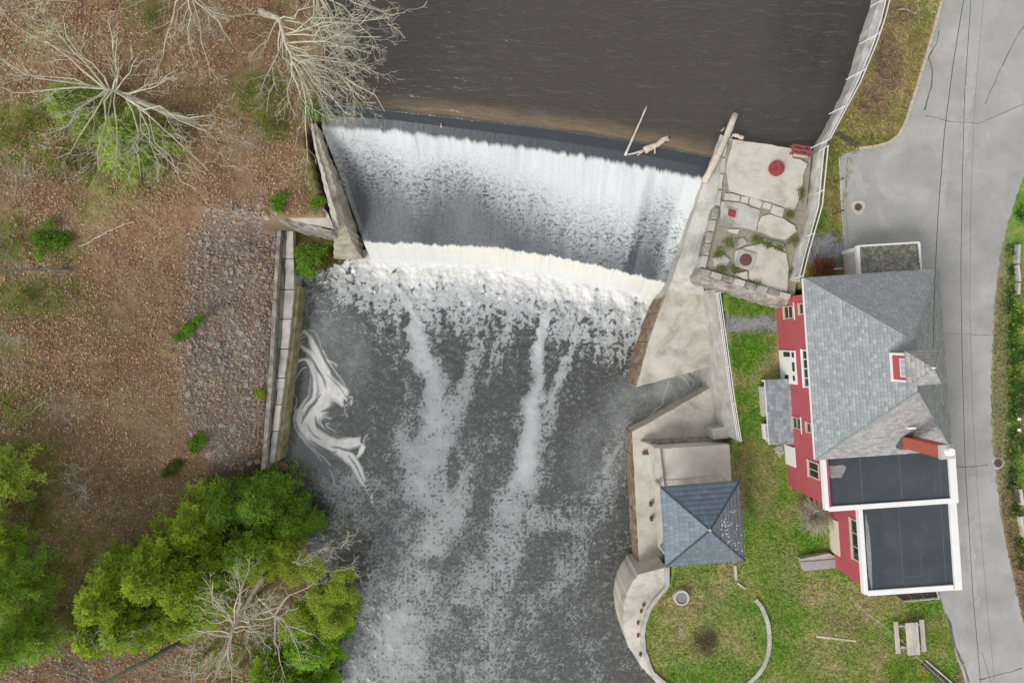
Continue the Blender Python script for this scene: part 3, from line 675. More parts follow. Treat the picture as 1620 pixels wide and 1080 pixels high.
# right bank works
o = ramp('right_abutment', [(1140, 212, 1.8), (1116, 281, 1.75), (1096, 342, .9), (1078, 398, .1), (1060, 450, -.85), (1057, 460, -1.0)], [(1155, 222, 2.1), (1144, 285, 2.1), (1134, 345, 2.0), (1122, 400, 1.8), (1108, 436, 1.2), (1116, 466, -.9)], -5.5, CONCG, n=34, rough=.025)
tag(o, 'sloping grey concrete shoulder on the right edge of the spillway', 'wall')
def facing(name, pix, zt, zb, th, mat, parent):
    """slab fixed to a wall face: outline of its top edge in pixels, pushed toward -x by th"""
    pts = [P(a, b, zt) for a, b in pix]
    m = MB(); n = len(pts)
    V = []
    for p in pts: V += [(p[0] - th, p[1], zt + .003), (p[0] + .05, p[1], zt + .003), (p[0] + .05, p[1], zb), (p[0] - th*1.8, p[1], zb)]
    F = [tuple(i*4 + j for j in (0, 1, 5, 4)) for i in range(0)]
    for i in range(n - 1):
        for j in range(4): F.append((i*4 + j, i*4 + (j + 1) % 4, (i + 1)*4 + (j + 1) % 4, (i + 1)*4 + j))
    F += [(3, 2, 1, 0), tuple((n - 1)*4 + j for j in range(4))]
    o = mk(name, V, F, mat, parent)
    bm = bmesh.new(); bm.from_mesh(o.data); bmesh.ops.recalc_face_normals(bm, faces=bm.faces); bm.to_mesh(o.data); bm.free()
    return o
t = thing('apron', 'flat pale concrete apron with a rusty river face beside the tailrace', 'platform', P(1070, 540, -5))
solid('deck', [(1058, 457), (1118, 466), (1140, 574), (1126, 579), (1062, 597), (1007, 612), (1026, 541), (1042, 495)], -1.0, -5.6, CONC, t, rough=.025)
FL = [(1052, 470), (1042, 495), (1033, 520), (1026, 541), (1016, 577), (1007, 611)]
for i, (a, b) in enumerate(zip(FL[:-1], FL[1:])):
    facing('face_panel', [a, ((a[0] + b[0])/2 - .2, (a[1] + b[1])/2 - .5), (b[0], b[1] - .8)], -1.05 - .02*(i % 2), -5, .10 + .03*(i % 2), CONCR, t)
t = thing('tailrace_terrace', 'low concrete terrace and walkway along the right river edge under the pavilion', 'platform', P(1040, 760, -5))
solid('terrace_deck', [(1000, 683), (1030, 667), (1129, 610), (1146, 611), (1154, 690), (1037, 705), (1042, 790), (1050, 902), (1036, 908), (1012, 908), (1006, 800), (1003, 735)], -2.15, -5.6, CONC, t, rough=.02)
FL = [(1000, 684), (1002, 720), (1004, 765), (1006, 810), (1009, 856), (1012, 905)]
for i, (a, b) in enumerate(zip(FL[:-1], FL[1:])):
    facing('face_panel', [a, (b[0], b[1] - .8)], -2.2, -5, .08 + .02*(i % 2), CONCR, t)
m = MB().box(P(1017, 715, -2)[0], P(1026, 715, -2)[0], P(0, 719, -2)[1], P(0, 714, -2)[1], -2.14, -1.95); m.mk('iron_stub', RUST, t)
for q in ((1029, 797), (1030, 820)):
    c = P(*q, -2); MB().box(c[0] - .06, c[0] + .1, c[1] - .12, c[1] + .1, -2.14, -1.85).mk('iron_stub', RUST, t)
solid('corner_block', [(1127, 678), (1150, 675), (1153, 693), (1129, 695)], -.6, -2.4, CONCG, t, rough=.02)
solid('step_beam', [(1016, 699), (1036, 697), (1148, 692), (1150, 700), (1036, 706), (1030, 704)], -1.5, -2.4, CONCD, t, rough=.04)
o = ramp('tailrace_wall', [(1119, 458, .12), (1134, 574, .12), (1141, 620, .12), (1156, 692, .12)], [(1137, 459, .12), (1152, 574, .12), (1158, 620, .12), (1172, 700, .12)], -5.5, CONCG, n=24, rough=.015)
tag(o, 'straight grey concrete wall carrying the railing between apron and lawn', 'wall')
t = thing('pavilion_terrace', 'pale concrete slab with a left parapet on the uphill side of the pavilion', 'platform', P(1100, 740, -2))
solid('slab', [(1038, 710), (1154, 703), (1158, 775), (1046, 779)], .04, -2.4, surf('bright_slab', [(.50, .47, .40), (.60, .565, .49), (.64, .61, .54)], .9, .9, .12, 22, .2, stain=((.40, .36, .30), .6), sscale=.8), t, rough=.01)
solid('parapet', [(1036.5, 709), (1044, 708), (1052, 776), (1044, 776)], .3, -2.4, CONC, t, rough=.01)
t = thing('bastion_wall', 'curved pale concrete wall holding up the round lawn over the river', 'wall', P(1010, 990, -5))
outer = [(1009, 908), (997, 927), (989, 948), (986, 966), (986, 990), (994, 1021), (1013, 1053), (1037, 1078), (1060, 1098)]; inner = [(1058, 897), (1058, 929), (1041, 947), (1029, 965), (1022, 985), (1019, 1003), (1021, 1028), (1033, 1062), (1075, 1098)]
ramp('wall_top', [(a, b, -.25) for a, b in outer], [(a - 5, b, -.05) for a, b in inner], -5.5, CONC, t, n=40, rough=.03)
ramp('inner_kerb', [(a - 6, b, .16) for a, b in inner], [(a + 1, b, .16) for a, b in inner], -.6, CONCG, t, n=40, rough=.015)
for q in ((1018, 956), (1014, 966), (1009, 984), (1009, 1004), (1013, 1034)):
    c = P(*q, -.1); MB().box(c[0] - .06, c[0] + .06, c[1] - .08, c[1] + .08, -.2, .04).mk('iron_stub', RUST, t)

# intake platform
t = thing('intake_platform', 'cracked concrete intake platform between pond, dam and red house', 'platform', P(1195, 340, -2))
EARTHP = surf('joint_soil', [(.20, .18, .13), (.33, .30, .24), (.18, .17, .09)], 2.5, .95, .3, 25, .5)
solid('core', [(1154, 221), (1284, 241), (1276, 330), (1257, 470), (1104, 434), (1136, 330)], 2.1, -5.4, EARTHP, t)
solid('north_face', [(1153, 219.4), (1285, 239.6), (1284.6, 242), (1153, 222)], 2.16, -1, CONCG, t)
slabs = [[(1160, 220.5), (1252, 235), (1254, 250), (1265, 252), (1277, 259), (1271, 276), (1268, 300), (1262, 320), (1256, 334), (1241, 327), (1223, 320), (1205, 316), (1174, 308), (1155, 302), (1149, 268)],
         [(1173, 310.5), (1185, 312), (1183, 322), (1171, 319)], [(1187, 312.5), (1207, 319), (1203, 329), (1185, 323)], [(1209, 319.5), (1221, 322.5), (1218, 331), (1206, 328.5)], [(1223, 324), (1241, 330), (1238, 344), (1219, 337)],
         [(1147, 306), (1157, 306), (1171, 310), (1170, 318), (1146, 316)], [(1141, 319), (1172, 321), (1203, 333), (1199, 350), (1196, 365), (1173, 360), (1157, 360), (1139, 354)],
         [(1218, 339), (1240, 346), (1257, 357), (1260, 366), (1250, 374), (1243, 379), (1223, 375), (1208, 369), (1199, 366), (1201, 350), (1206, 342)],
         [(1179, 391), (1204, 385), (1223, 391), (1244, 401), (1248, 424), (1245, 461), (1220, 457), (1195, 447), (1185, 440), (1186, 424), (1162, 421), (1164, 397)],
         [(1128, 409), (1145, 403), (1155, 411), (1149, 421), (1131, 421)], [(1163, 433), (1182, 429), (1183, 442), (1176, 441)], [(1161, 379), (1176, 376), (1183, 384), (1173, 391), (1163, 393)], [(1151, 362.5), (1170, 362.5), (1167, 370), (1154, 367)], [(1208, 377), (1240, 386), (1244, 397), (1225, 388), (1206, 382)]]
for i, s in enumerate(slabs):
    solid('slab', s, 2.22 + (.03 if i in (0, 7) else random.uniform(-.04, .02)), 1.9, CONC if i not in (6, 9, 11, 13) else CONCG, t, rough=.03, seed=i)
def along(a, b, n, w, z, zb, mat, name, parent, jit=.03):
    for i in range(n):
        p, q = np.array(a) + (np.array(b) - a)*(i + .04)/n, np.array(a) + (np.array(b) - a)*(i + .96)/n
        d = (q - p)/np.linalg.norm(q - p); nn = np.array([-d[1], d[0]])*w
        solid(name, [tuple(p), tuple(q), tuple(q + nn), tuple(p + nn)], z + random.uniform(-jit, jit)*2, zb, mat[i % len(mat)], parent, rough=.04, seed=i)
along((1138, 330), (1116, 424), 5, 9, 2.32, 1.4, [CONCD, CONCG, CONCD], 'coping_stone', t)
along((1151, 224), (1139, 326), 4, 6, 2.18, 1.4, [CONCG], 'coping_stone', t)
along((1108, 424), (1252, 466), 8, 8, 2.34, 1.4, [CONCD, CONCG, CONCD, CONC], 'coping_stone', t)
ramp('south_wall', [(1104, 434, 2.0), (1150, 447, 2.0), (1200, 461, 2.0), (1251, 474, 2.0)], [(1103, 444, 1.5), (1146, 457, 1.55), (1196, 473, 1.5), (1246, 486, 1.4)], -5, CONCD, t, n=26, rough=.06)

# pond wall on the right with its railing
nl = [(1404, -60), (1391, 0), (1382, 24), (1369, 67), (1357, 111), (1331, 167), (1302, 222), (1294, 240), (1283, 330), (1262, 400), (1254, 442)]
nr = [(1417, -60), (1403, 0), (1393, 40), (1378, 84), (1352, 144), (1328, 189), (1306, 232), (1303, 245), (1294, 330), (1272, 400), (1265, 446)]
o = ramp('pond_wall', [(a, b, 2.62) for a, b in nl], [(a, b, 2.62) for a, b in nr], -.5, CONCG, n=60, rough=.03)
tag(o, 'curving pale concrete wall along the right shore of the pond', 'wall')
TUBEW = surf('white_pipe', [(.62, .62, .60), (.74, .74, .72)], 3, .5, .1, 20, .1)
def railing(name, pix, z, label, h=1.0, step=1.9, rails=(1.0, .52), r=.032, braces=0):
    pts = [P(a, b, z) for a, b in pix]; t = thing(name, label, 'railing', pts[len(pts)//2])
    L_ = np.concatenate([[0], np.cumsum([np.linalg.norm(b - a) for a, b in zip(pts[:-1], pts[1:])])])
    at = lambda s: np.array([np.interp(s, L_, [p[k] for p in pts]) for k in range(3)])
    n = max(2, int(L_[-1]/step) + 1)
    for f in rails:
        ss = np.linspace(0, L_[-1], 60); MB().tube([at(s) + np.array([0, 0, f*h]) for s in ss], r, 6).mk('rail', TUBEW, t)
    for s in np.linspace(.02, L_[-1] - .02, n):
        a = at(s); MB().tube([a, a + np.array([0, 0, h])], r*1.1, 6).mk('post', TUBEW, t)
        if braces: MB().tube([a + np.array([-.62, -.25, .05]), a + np.array([0, 0, .75*h])], r*.75, 5).mk('brace', TUBEW, t)
    return t
railing('railing', [(1407, -55), (1395, 0), (1386, 38), (1372, 80), (1346, 142), (1322, 186), (1300, 228)], 2.62, 'white pipe railing on the curving wall beside the pond', braces=1)
railing('railing', [(1297, 238), (1288, 330), (1268, 400), (1258, 440)], 2.6, 'white pipe railing between the intake platform and the dry verge')
railing('railing', [(1131, 464), (1146, 574), (1152, 620), (1164, 694)], .12, 'white pipe railing on the straight wall between apron and lawn', rails=(1.0, .66, .33), r=.026)
GREENST = surf('green_painted_steel', [(.10, .22, .15), (.16, .30, .22)], 4, .6)

# steelwork and lids on the platform
t = thing('gate_frame', 'red steel sluice gate frame at the pond corner of the platform', 'gate', P(1268, 237, 2.2))
c = P(1268, 234, 2.55)
def bar(m, a, b, r=.05): m.tube([a, b], r, 4)
m = MB(); A = P(1255, 229, 2.6); B = P(1283, 233, 2.6); Cc = P(1281, 246, 2.6); D = P(1254, 241, 2.6)
for p, q in ((A, B), (B, Cc), (Cc, D), (D, A)): bar(m, p, q, .06)
m.mk('top_frame', REDD, t)
m = MB(); M1 = (A + B)/2; M2 = (Cc + D)/2
for p, q in ((A, M2), (D, M1), (M1, Cc), (M2, B), (M1, M2)): bar(m, p, q, .035)
m.mk('cross_bracing', REDD, t)
for p in (A, B, Cc, D):
    q = p.copy(); q[2] = 2.0 if p is Cc or p is D else -.3
    MB().tube([q, p], .05, 6).mk('post', REDD, t)
a, b = P(1258, 244, 2.9), P(1279, 247, 2.9)
solid('gate_beam', [(1257, 242), (1279, 245), (1279, 249), (1256, 246)], 2.42, 2.2, CONC, t)
def round_cap(px, py, r, z, label, square=None, mat=REDD):
    c = P(px, py, z); t = thing('access_lid', label, 'lid', (c[0], c[1], z - .15))
    if square:
        an = R(-16); h = square/2; q = [(c[0] + h*(x*math.cos(an) - y*math.sin(an)), c[1] + h*(x*math.sin(an) + y*math.cos(an)), z - .05) for x, y in ((-1, -1), (1, -1), (1, 1), (-1, 1))]
        MB().prism(q, [(a, b, z - .2) for a, b, _ in q]).mk('base_slab', CONCG, t)
    MB().cyl(c, r, z - .16, z, 32).mk('rim', mat, t)
    MB().cyl(c, r*.9, z - .02, z + .03, 32, r*.8).mk('cover', mat, t)
    MB().cyl(c, r*.1, z + .02, z + .06, 10).mk('knob', mat, t)
round_cap(1229, 266, .42, 2.40, 'round red lid on the large smooth slab of the platform')
round_cap(1180, 411, .33, 2.40, 'round rusty brown lid on a square base on the cracked platform', .95, surf('brown_steel', [(.12, .05, .05), (.17, .07, .065)], 4, .7, .15))
t = thing('square_hatch', 'small square red hatch on the grey slab near the spillway', 'hatch', P(1158, 337, 2.2))
solid('frame', [(1150.5, 328), (1167, 332.5), (1164, 346.5), (1150.5, 342)], 2.27, 2.1, CONCG, t); solid('cover', [(1152.5, 330), (1165, 333.5), (1163, 344.5), (1152, 341)], 2.30, 2.1, REDD, t)

# timber caught on the dam
def log(name, pix, rad, mat, label, cat='log', k=8, branches=(), twist=.03):
    pts = [P(*p) for p in pix]; n = 9; ss = np.linspace(0, len(pts) - 1, n)
    q = [np.array([np.interp(s, range(len(pts)), [p[j] for p in pts]) for j in range(3)]) + np.array([random.uniform(-twist, twist), random.uniform(-twist, twist), 0]) for s in ss]
    rr_ = [rad[0] + (rad[1] - rad[0])*i/(n - 1)*1.0 + random.uniform(-.1, .1)*rad[1] for i in range(n)]
    t = thing(name, label, cat, q[0]); MB().tube(q, rr_, k).mk('stem', mat, t, smooth=True)
    for b in branches:
        MB().tube([P(*p) for p in b[0]], b[1], 5).mk('branch', mat, t, smooth=True)
    return t
log('driftwood_log', [(1164, 180, 2.25), (1150, 215, 2.3), (1132, 252, 2.25), (1114, 288, 2.0)], (.17, .20), WOODT, 'long pale driftwood trunk lying along the right edge of the dam crest', branches=[([(1146, 202, 2.2), (1141, 208, 2.1)], .03), ([(1150, 228, 2.2), (1146, 246, 2.15)], .05)])
log('driftwood_pole', [(1023, 169, 1.75), (1008, 203, 1.7), (989, 246, 1.65)], (.045, .075), WOODT, 'thin straight pole standing out of the pond at the crest', 'pole', twist=.006)
log('driftwood_stump', [(1056, 218, 1.75), (1040, 228, 1.8), (1019, 238, 1.75)], (.13, .19), WOODT, 'stubby splintered driftwood log stuck on the dam crest', branches=[([(1019, 238, 1.75), (1005, 242, 1.7), (992, 245, 1.65)], [.1, .06, .03]), ([(1036, 232, 1.8), (1036, 243, 1.6)], .05), ([(1052, 221, 1.8), (1060, 222, 1.7)], [.07, .03]), ([(1022, 236, 1.8), (1008, 246, 1.6)], [.06, .025])])
log('driftwood_snag', [(1158, 214, 2.1), (1166, 214, 2.15), (1175, 218, 2.15)], (.09, .12), WOODT, 'short splintered snag at the pond corner of the platform', branches=[([(1160, 214, 2.1), (1154, 220, 2.1)], .04)])
log('steel_pin', [(698, 194, 1.3), (698, 201, 1.75)], (.05, .05), WOODT, 'single thin stake poking up through the crest flow', 'stake', 6, twist=0)

# kerbs, posts, timbers on the verge
GRAN = surf('tan_granite', [(.40, .33, .25), (.52, .45, .36)], 3, .9, .15, 30, .2)
t = thing('kerb', 'tan granite kerb curving round the dry verge by the parking bay', 'kerb', G(1440, 160))
kp = [(1510, -50), (1489, 0), (1467, 80), (1449, 140), (1431, 195), (1421, 214), (1406, 226), (1385, 232.5), (1357, 236)]
KL = np.concatenate([[0], np.cumsum([math.hypot(b[0] - a[0], b[1] - a[1]) for a, b in zip(kp[:-1], kp[1:])])])
for i in range(16):
    ss = np.linspace(KL[-1]*i/16 + .4, KL[-1]*(i + 1)/16 - .4, 4); V = []
    for s in ss:
        x, y = [np.interp(s, KL, [p[k] for p in kp]) for k in (0, 1)]; x2, y2 = [np.interp(s + 1, KL, [p[k] for p in kp]) for k in (0, 1)]
        if s + 1 > KL[-1]: x2, y2 = x - 1, y + .1
        d = np.array([x2 - x, y2 - y]); d /= np.linalg.norm(d); nn = np.array([-d[1], d[0]])*2.4
        for sg_ in (1, -1):
            q = G(x + nn[0]*sg_, y + nn[1]*sg_); V += [(q[0], q[1], q[2] + .13), (q[0], q[1], q[2] - .1)]
    F = []
    for j in range(3): a = j*4; F += [(a, a + 2, a + 6, a + 4), (a, a + 4, a + 5, a + 1), (a + 2, a + 3, a + 7, a + 6)]
    F += [(0, 1, 3, 2), (12, 14, 15, 13)]
    mk('kerbstone', V, F, GRAN, t)
o = ribbon_on_ground('edging_strip', [(1327, 250), (1331, 330), (1334, 372)], .07, CONC, None, .06, .3); tag(o, 'thin pale concrete edging on the left side of the parking bay', 'kerb')
for i, (px, py, lb) in enumerate([(1318, 290, 'thin dark post on the verge by the parking bay, nearer the kerb'), (1318, 339, 'thin dark post on the verge by the parking bay, nearer the shed')]):
    c = G(px, py); t = thing('marker_post', lb, 'post', c, group='parking posts'); MB().tube([c, c + np.array([0, 0, 1.1])], .03, 6).mk('post_shaft', WOODD, t); MB().box(c[0] - .045, c[0] + .045, c[1] - .045, c[1] + .045, c[2] + 1.1, c[2] + 1.16).mk('cap', WOODD, t)
def plank(name, p, q, w, h, mat, label, cat, lift=0, k=1):
    a, b = G(*p, lift), G(*q, lift); d = (b - a)[:2]; d /= np.linalg.norm(d); nn = np.array([-d[1], d[0]])*w/2
    top = [(a[0] + nn[0], a[1] + nn[1], a[2] + h), (a[0] - nn[0], a[1] - nn[1], a[2] + h), (b[0] - nn[0], b[1] - nn[1], b[2] + h), (b[0] + nn[0], b[1] + nn[1], b[2] + h)]
    top = ccw(top); m = MB().prism(top, [(x, y, z - h - .06) for x, y, z in top]); o = m.mk(name, mat); return tag(o, label, cat)
plank('timber_sleeper', (1323, 211), (1355, 232), .22, .15, WOODD, 'dark old timber sleeper lying across the verge below the kerb end', 'timber')
plank('board', (1291, 1006), (1353, 1013), .11, .05, WOODT, 'thin tan board lying flat on the lawn', 'board')
plank('timber_beam', (1459, 1048), (1512, 1095), .26, .12, WOODD, 'dark rotten timber in the grass below the picnic table', 'timber')
plank('edge_board', (1462, 1042), (1520, 1092), .08, .16, WOODG, 'grey board along the rotten timber below the picnic table', 'board')
plank('short_board', (1166, 921), (1178, 930), .09, .12, WOODT, 'short pale board at the top of the curved lawn kerb', 'board')
plank('path_board', (1162, 893), (1164, 916), .14, .14, WOODG, 'grey board running from the pavilion toward the round lawn', 'board')
t = thing('lawn_kerb', 'curved grey stone kerb on the right side of the round lawn', 'kerb', G(1210, 1010))
kk = [(1194, 947), (1203, 957), (1209, 970), (1214, 985), (1216, 1002), (1216, 1020), (1213, 1036), (1207, 1052), (1197, 1066), (1182, 1080), (1160, 1095)]
for i in range(len(kk) - 1):
    a, b = np.array(kk[i]), np.array(kk[i + 1]); d = (b - a)/np.linalg.norm(b - a); nn = np.array([-d[1], d[0]])*3
    V = [G(*(a + d*.2 + nn)), G(*(a + d*.2 - nn)), G(*(b - d*.2 - nn)), G(*(b - d*.2 + nn))]
    top = ccw([(v[0], v[1], .17 + random.uniform(-.01, .01)) for v in V]); MB().prism(top, [(v[0], v[1], -.15) for v in top]).mk('kerbstone', CONCG, t)
c = G(1076, 942); t = thing('well_ring', 'round concrete well ring with a grey lid on the round lawn', 'well', c)
k = 28; a = [2*math.pi*i/k for i in range(k)]; r0, r1 = .44, .34
V = []; 
for x in a:
    for rr_, zz in ((r0, -.1), (r0, .4), (r1, .4), (r1, .2)): V.append((c[0] + rr_*math.cos(x), c[1] + rr_*math.sin(x), zz))
mk('ring', V, [(i*4 + j, ((i + 1) % k)*4 + j, ((i + 1) % k)*4 + j + 1, i*4 + j + 1) for i in range(k) for j in range(3)], CONC, t)
MB().cyl(c, .345, .2, .33, 28).mk('lid', surf('grey_lid', [(.20, .19, .20), (.28, .27, .27)], 3, .8, .15), t)

# ------------------------------------------------------------------ roofs
SHING = surf('asphalt_shingle', attr=True, grain=.22, gscale=26, bump=.4, rough=.92, spec=.15)
def shingles(name, A, B, C_, D, expo, tabw, pal, parent, local=True, lift=.012, name_kind='stuff', rowvar=.0, seed=1, over=False):
    """overlapping tabs on the slope A-B (eave) to C-D (top)"""
    r = random.Random(seed)
    A, B, C_, D = [np.asarray(q, float) for q in (A, B, C_, D)]
    mid0, mid1 = (A + B)/2, (C_ + D)/2
    ex = (B - A)/np.linalg.norm(B - A); up = mid1 - mid0; up -= ex*np.dot(up, ex); S = np.linalg.norm(up); up /= S
    nrm = np.cross(ex, up); nrm = nrm if nrm[2] > 0 else -nrm
    n = max(1, int(round(S/expo))); e = S/n; V = []; F = []; Cc = []
    for i in range(n):
        t0, t1 = i/n, min(1, (i + 1.12)/n)
        l0, r0 = A + (C_ - A)*t0, B + (D - B)*t0; l1, r1 = A + (C_ - A)*t1, B + (D - B)*t1
        w0 = np.linalg.norm(r0 - l0)
        x = -r.random()*tabw; rv = 1 + r.uniform(-rowvar, rowvar)
        while x < w0:
            a, b = max(0, x + .006), min(w0, x + tabw - .006); x += tabw
            if b - a < .03: continue
            p0 = l0 + ex*a; p1 = l0 + ex*b
            q0 = p0 + up*e*1.12; q1 = p1 + up*e*1.12
            # keep inside hips
            lim0, lim1 = np.dot(l1 - l0, ex), np.dot(r1 - l0, ex)
            a2, b2 = min(max(a, lim0), lim1), max(min(b, lim1), lim0)
            if b2 < a2: a2 = b2 = (a2 + b2)/2
            q0 = l0 + ex*a2 + up*e*1.12; q1 = l0 + ex*b2 + up*e*1.12
            if i == n - 1 and not over: q0 = l0 + ex*a2 + up*e; q1 = l0 + ex*b2 + up*e
            h = lift*(1 + r.uniform(-.2, .3)); k = len(V)
            V += [p0 + nrm*h*1.8, p1 + nrm*h*1.8, q1 + nrm*h*.5, q0 + nrm*h*.5, p0 - nrm*.004, p1 - nrm*.004]
            F += [(k, k + 1, k + 2, k + 3), (k + 4, k + 5, k + 1, k)]
            c = np.array(pal[r.randrange(len(pal))])*rv*r.uniform(.92, 1.08); Cc += [c, c*.8]
    o = mk(name, V, np.array(F), SHING, parent, local=local, fcol=np.clip(np.array(Cc), .01, 1)); o['kind'] = name_kind
    return o
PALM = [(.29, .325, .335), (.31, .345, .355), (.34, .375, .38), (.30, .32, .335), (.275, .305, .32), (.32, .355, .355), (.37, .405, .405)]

# ------------------------------------------------------------------ the red house
HO = np.array([18.46, -1.15, 0]); HA = R(3.9); hc, hs2 = math.cos(HA), math.sin(HA)
house = thing('mill_house', 'red wooden mill house with grey hipped roof and two flat tarred extensions', 'house', HO, HA)
def hloc(p): return ((p[0] - HO[0])*hc + (p[1] - HO[1])*hs2, -(p[0] - HO[0])*hs2 + (p[1] - HO[1])*hc, p[2])
def onwall(px, py, uw):
    dx, dy = (px - CX)/FOC, -(py - CY)/FOC
    t = (uw + HO[0]*hc + HO[1]*hs2)/(dx*hc + dy*hs2)
    return hloc((dx*t, dy*t, HC - t))[1:]
def lbox(name, u0, u1, v0, v1, z0, z1, mat, parent=house, **kw):
    return MB().box(u0, u1, v0, v1, z0, z1).mk(name, mat, parent, local=True, **kw)
EZ, PZ, HU, HV = 5.5, 8.8, 3.43, 4.6
UW = -2.75
w = lbox('wall', UW, 2.75, -4.0, 3.85, -1.2, EZ + .05, RED); w['label'] = 'red painted board wall of the main house'
lbox('wall', UW + .004, 3.5, -7.12, -4.004, -1.2, 5.0, RED)
lbox('wall', -.55, 3.95, -11.9, -7.124, -1.2, 4.0, RED)
for i in range(38):      # siding boards on the river side
    z = -.1 + i*.148
    if z < 5.3: lbox('siding_board', UW - .022, UW - .001, -7.1, 3.84, z, z + .135, RED)
    if z < 3.8: lbox('siding_board', -.572, -.551, -11.88, -7.16, z, z + .135, RED)
rc = [(-HU, -HV), (HU, -HV), (HU, HV), (-HU, HV)]; rd = HV - HU
V = [(*p, EZ) for p in rc] + [(*p, EZ - .16) for p in rc] + [(0, -rd, PZ), (0, rd, PZ)]
roof = mk('roof', V, [(0, 1, 8), (1, 2, 9, 8), (2, 3, 9), (3, 0, 8, 9), (0, 4, 5, 1), (1, 5, 6, 2), (2, 6, 7, 3), (3, 7, 4, 0), (7, 6, 5, 4)], surf('roof_deck', [(.16, .17, .18), (.2, .21, .22)], 2, .9), house, local=True)
roof['label'] = 'grey shingled hipped roof'
e, rdp = [(*p, EZ) for p in rc], [(0, -rd, PZ), (0, rd, PZ)]
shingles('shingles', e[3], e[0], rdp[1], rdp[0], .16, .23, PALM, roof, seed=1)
PALS = [(.35, .345, .345), (.39, .38, .37), (.31, .31, .315), (.42, .41, .40)]; PALN = [(.42, .43, .45), (.46, .47, .49), (.39, .40, .425), (.435, .45, .46)]  # same shingle on every slope; palettes paint in how light falls on each
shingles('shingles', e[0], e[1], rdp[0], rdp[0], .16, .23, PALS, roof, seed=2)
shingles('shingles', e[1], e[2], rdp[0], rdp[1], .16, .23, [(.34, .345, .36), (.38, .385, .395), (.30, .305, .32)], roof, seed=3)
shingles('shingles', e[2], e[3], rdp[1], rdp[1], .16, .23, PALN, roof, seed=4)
def hipcap(a, b, mat, parent, w=.11, n=14):
    a, b = np.array(a, float), np.array(b, float)
    for i in range(n):
        p, q = a + (b - a)*i/n, a + (b - a)*(i + 1.1)/n
        if i == n - 1: q = b
        MB().tube([p + [0, 0, .012], q + [0, 0, .03]], w*.5, 5).mk('hip_cap', mat, parent, local=True)
CAPM = surf('ridge_shingle', [(.24, .26, .275), (.30, .32, .33)], 3, .9, .2)
for a, b in ((e[0], rdp[0]), (e[1], rdp[0]), (e[2], rdp[1]), (e[3], rdp[1])): hipcap(a, b, CAPM, roof, .10, 12)
for u0, u1, v0, v1 in ((-HU - .02, -HU + .03, -HV, HV), (HU - .03, HU + .02, -HV, HV)): lbox('fascia', u0, u1, v0, v1, EZ - .2, EZ - .01, WHITE)
# cupola
cu, cv = -.2, .02
cup = lbox('cupola', cu - .6, cu + .6, cv - .6, cv + .6, 7.6, 9.72, RED); cup['label'] = 'square red cupola with white window and shingled cap'
lbox('sill_trim', cu - .66, cu - .601, cv - .66, cv + .66, 8.2, 8.34, WHITE, cup)
for s in (-1, 1): lbox('corner_board', cu - .63, cu - .602, cv + s*.61 - .05, cv + s*.61 + .05, 8.34, 9.7, WHITE, cup)
for s in (-1, 1): lbox('trim', cu - .6, cu + .6, cv + s*.63 - .025, cv + s*.63 + .025, 8.2, 8.42, WHITE, cup)
lbox('window_frame', cu - .625, cu - .603, cv - .42, cv + .42, 8.95, 9.66, WHITE, cup)
for k in range(3): lbox('pane', cu - .634, cu - .627, cv - .37 + k*.26, cv - .15 + k*.26, 9.02, 9.6, surf('bright_glass', [(.40, .42, .42), (.5, .52, .52)], 2, .1, .05, 5, 0, spec=.6), cup)
ce = [(cu - .76, cv - .78, 9.7), (cu + .76, cv - .78, 9.7), (cu + .76, cv + .78, 9.7), (cu - .76, cv + .78, 9.7)]; ct = (cu, cv, 10.45)
mk('cap_roof', ce + [(a, b, c - .08) for a, b, c in ce] + [ct], [(0, 1, 8), (1, 2, 8), (2, 3, 8), (3, 0, 8), (0, 4, 5, 1), (1, 5, 6, 2), (2, 6, 7, 3), (3, 7, 4, 0), (7, 6, 5, 4)], CAPM, cup, local=True)
for i in range(4): shingles('shingles', ce[i], ce[(i + 1) % 4], ct, ct, .17, .3, PALS, cup, seed=10 + i)
MB().cyl((cu, cv), .06, 10.4, 10.56, 8, .02).mk('finial', WHITE, cup, local=True)
# chimney
BRK = surf('orange_brick', [(.34, .085, .055), (.42, .115, .075), (.30, .075, .05)], 5, .85, .2, 18, .4)
ch = lbox('chimney', .45, 1.0, -4.12, -3.56, 5.2, 9.35, BRK); ch['label'] = 'tall orange brick chimney with pale cap'
lbox('cap_course', .41, 1.04, -4.16, -3.52, 9.35, 9.52, surf('chimney_cap', [(.42, .40, .37), (.52, .5, .46)], 4, .9), ch)
MB().cyl((.78, -3.82), .2, 9.52, 9.72, 16, .17).mk('flue_pot', WHITE, ch, local=True)
lbox('flashing', .38, 1.07, -4.19, -3.5, 6.0, 6.5, surf('lead_flashing', [(.10, .09, .09), (.16, .15, .15)], 4, .7), ch)
c = hloc(P(1440, 676, 7.0)); MB().tube([(c[0] - .15, c[1], 6.9), (c[0] - .15, c[1], 7.15), (c[0] + .14, c[1], 7.2)], .06, 8).mk('vent_pipe', WHITE, house, local=True)
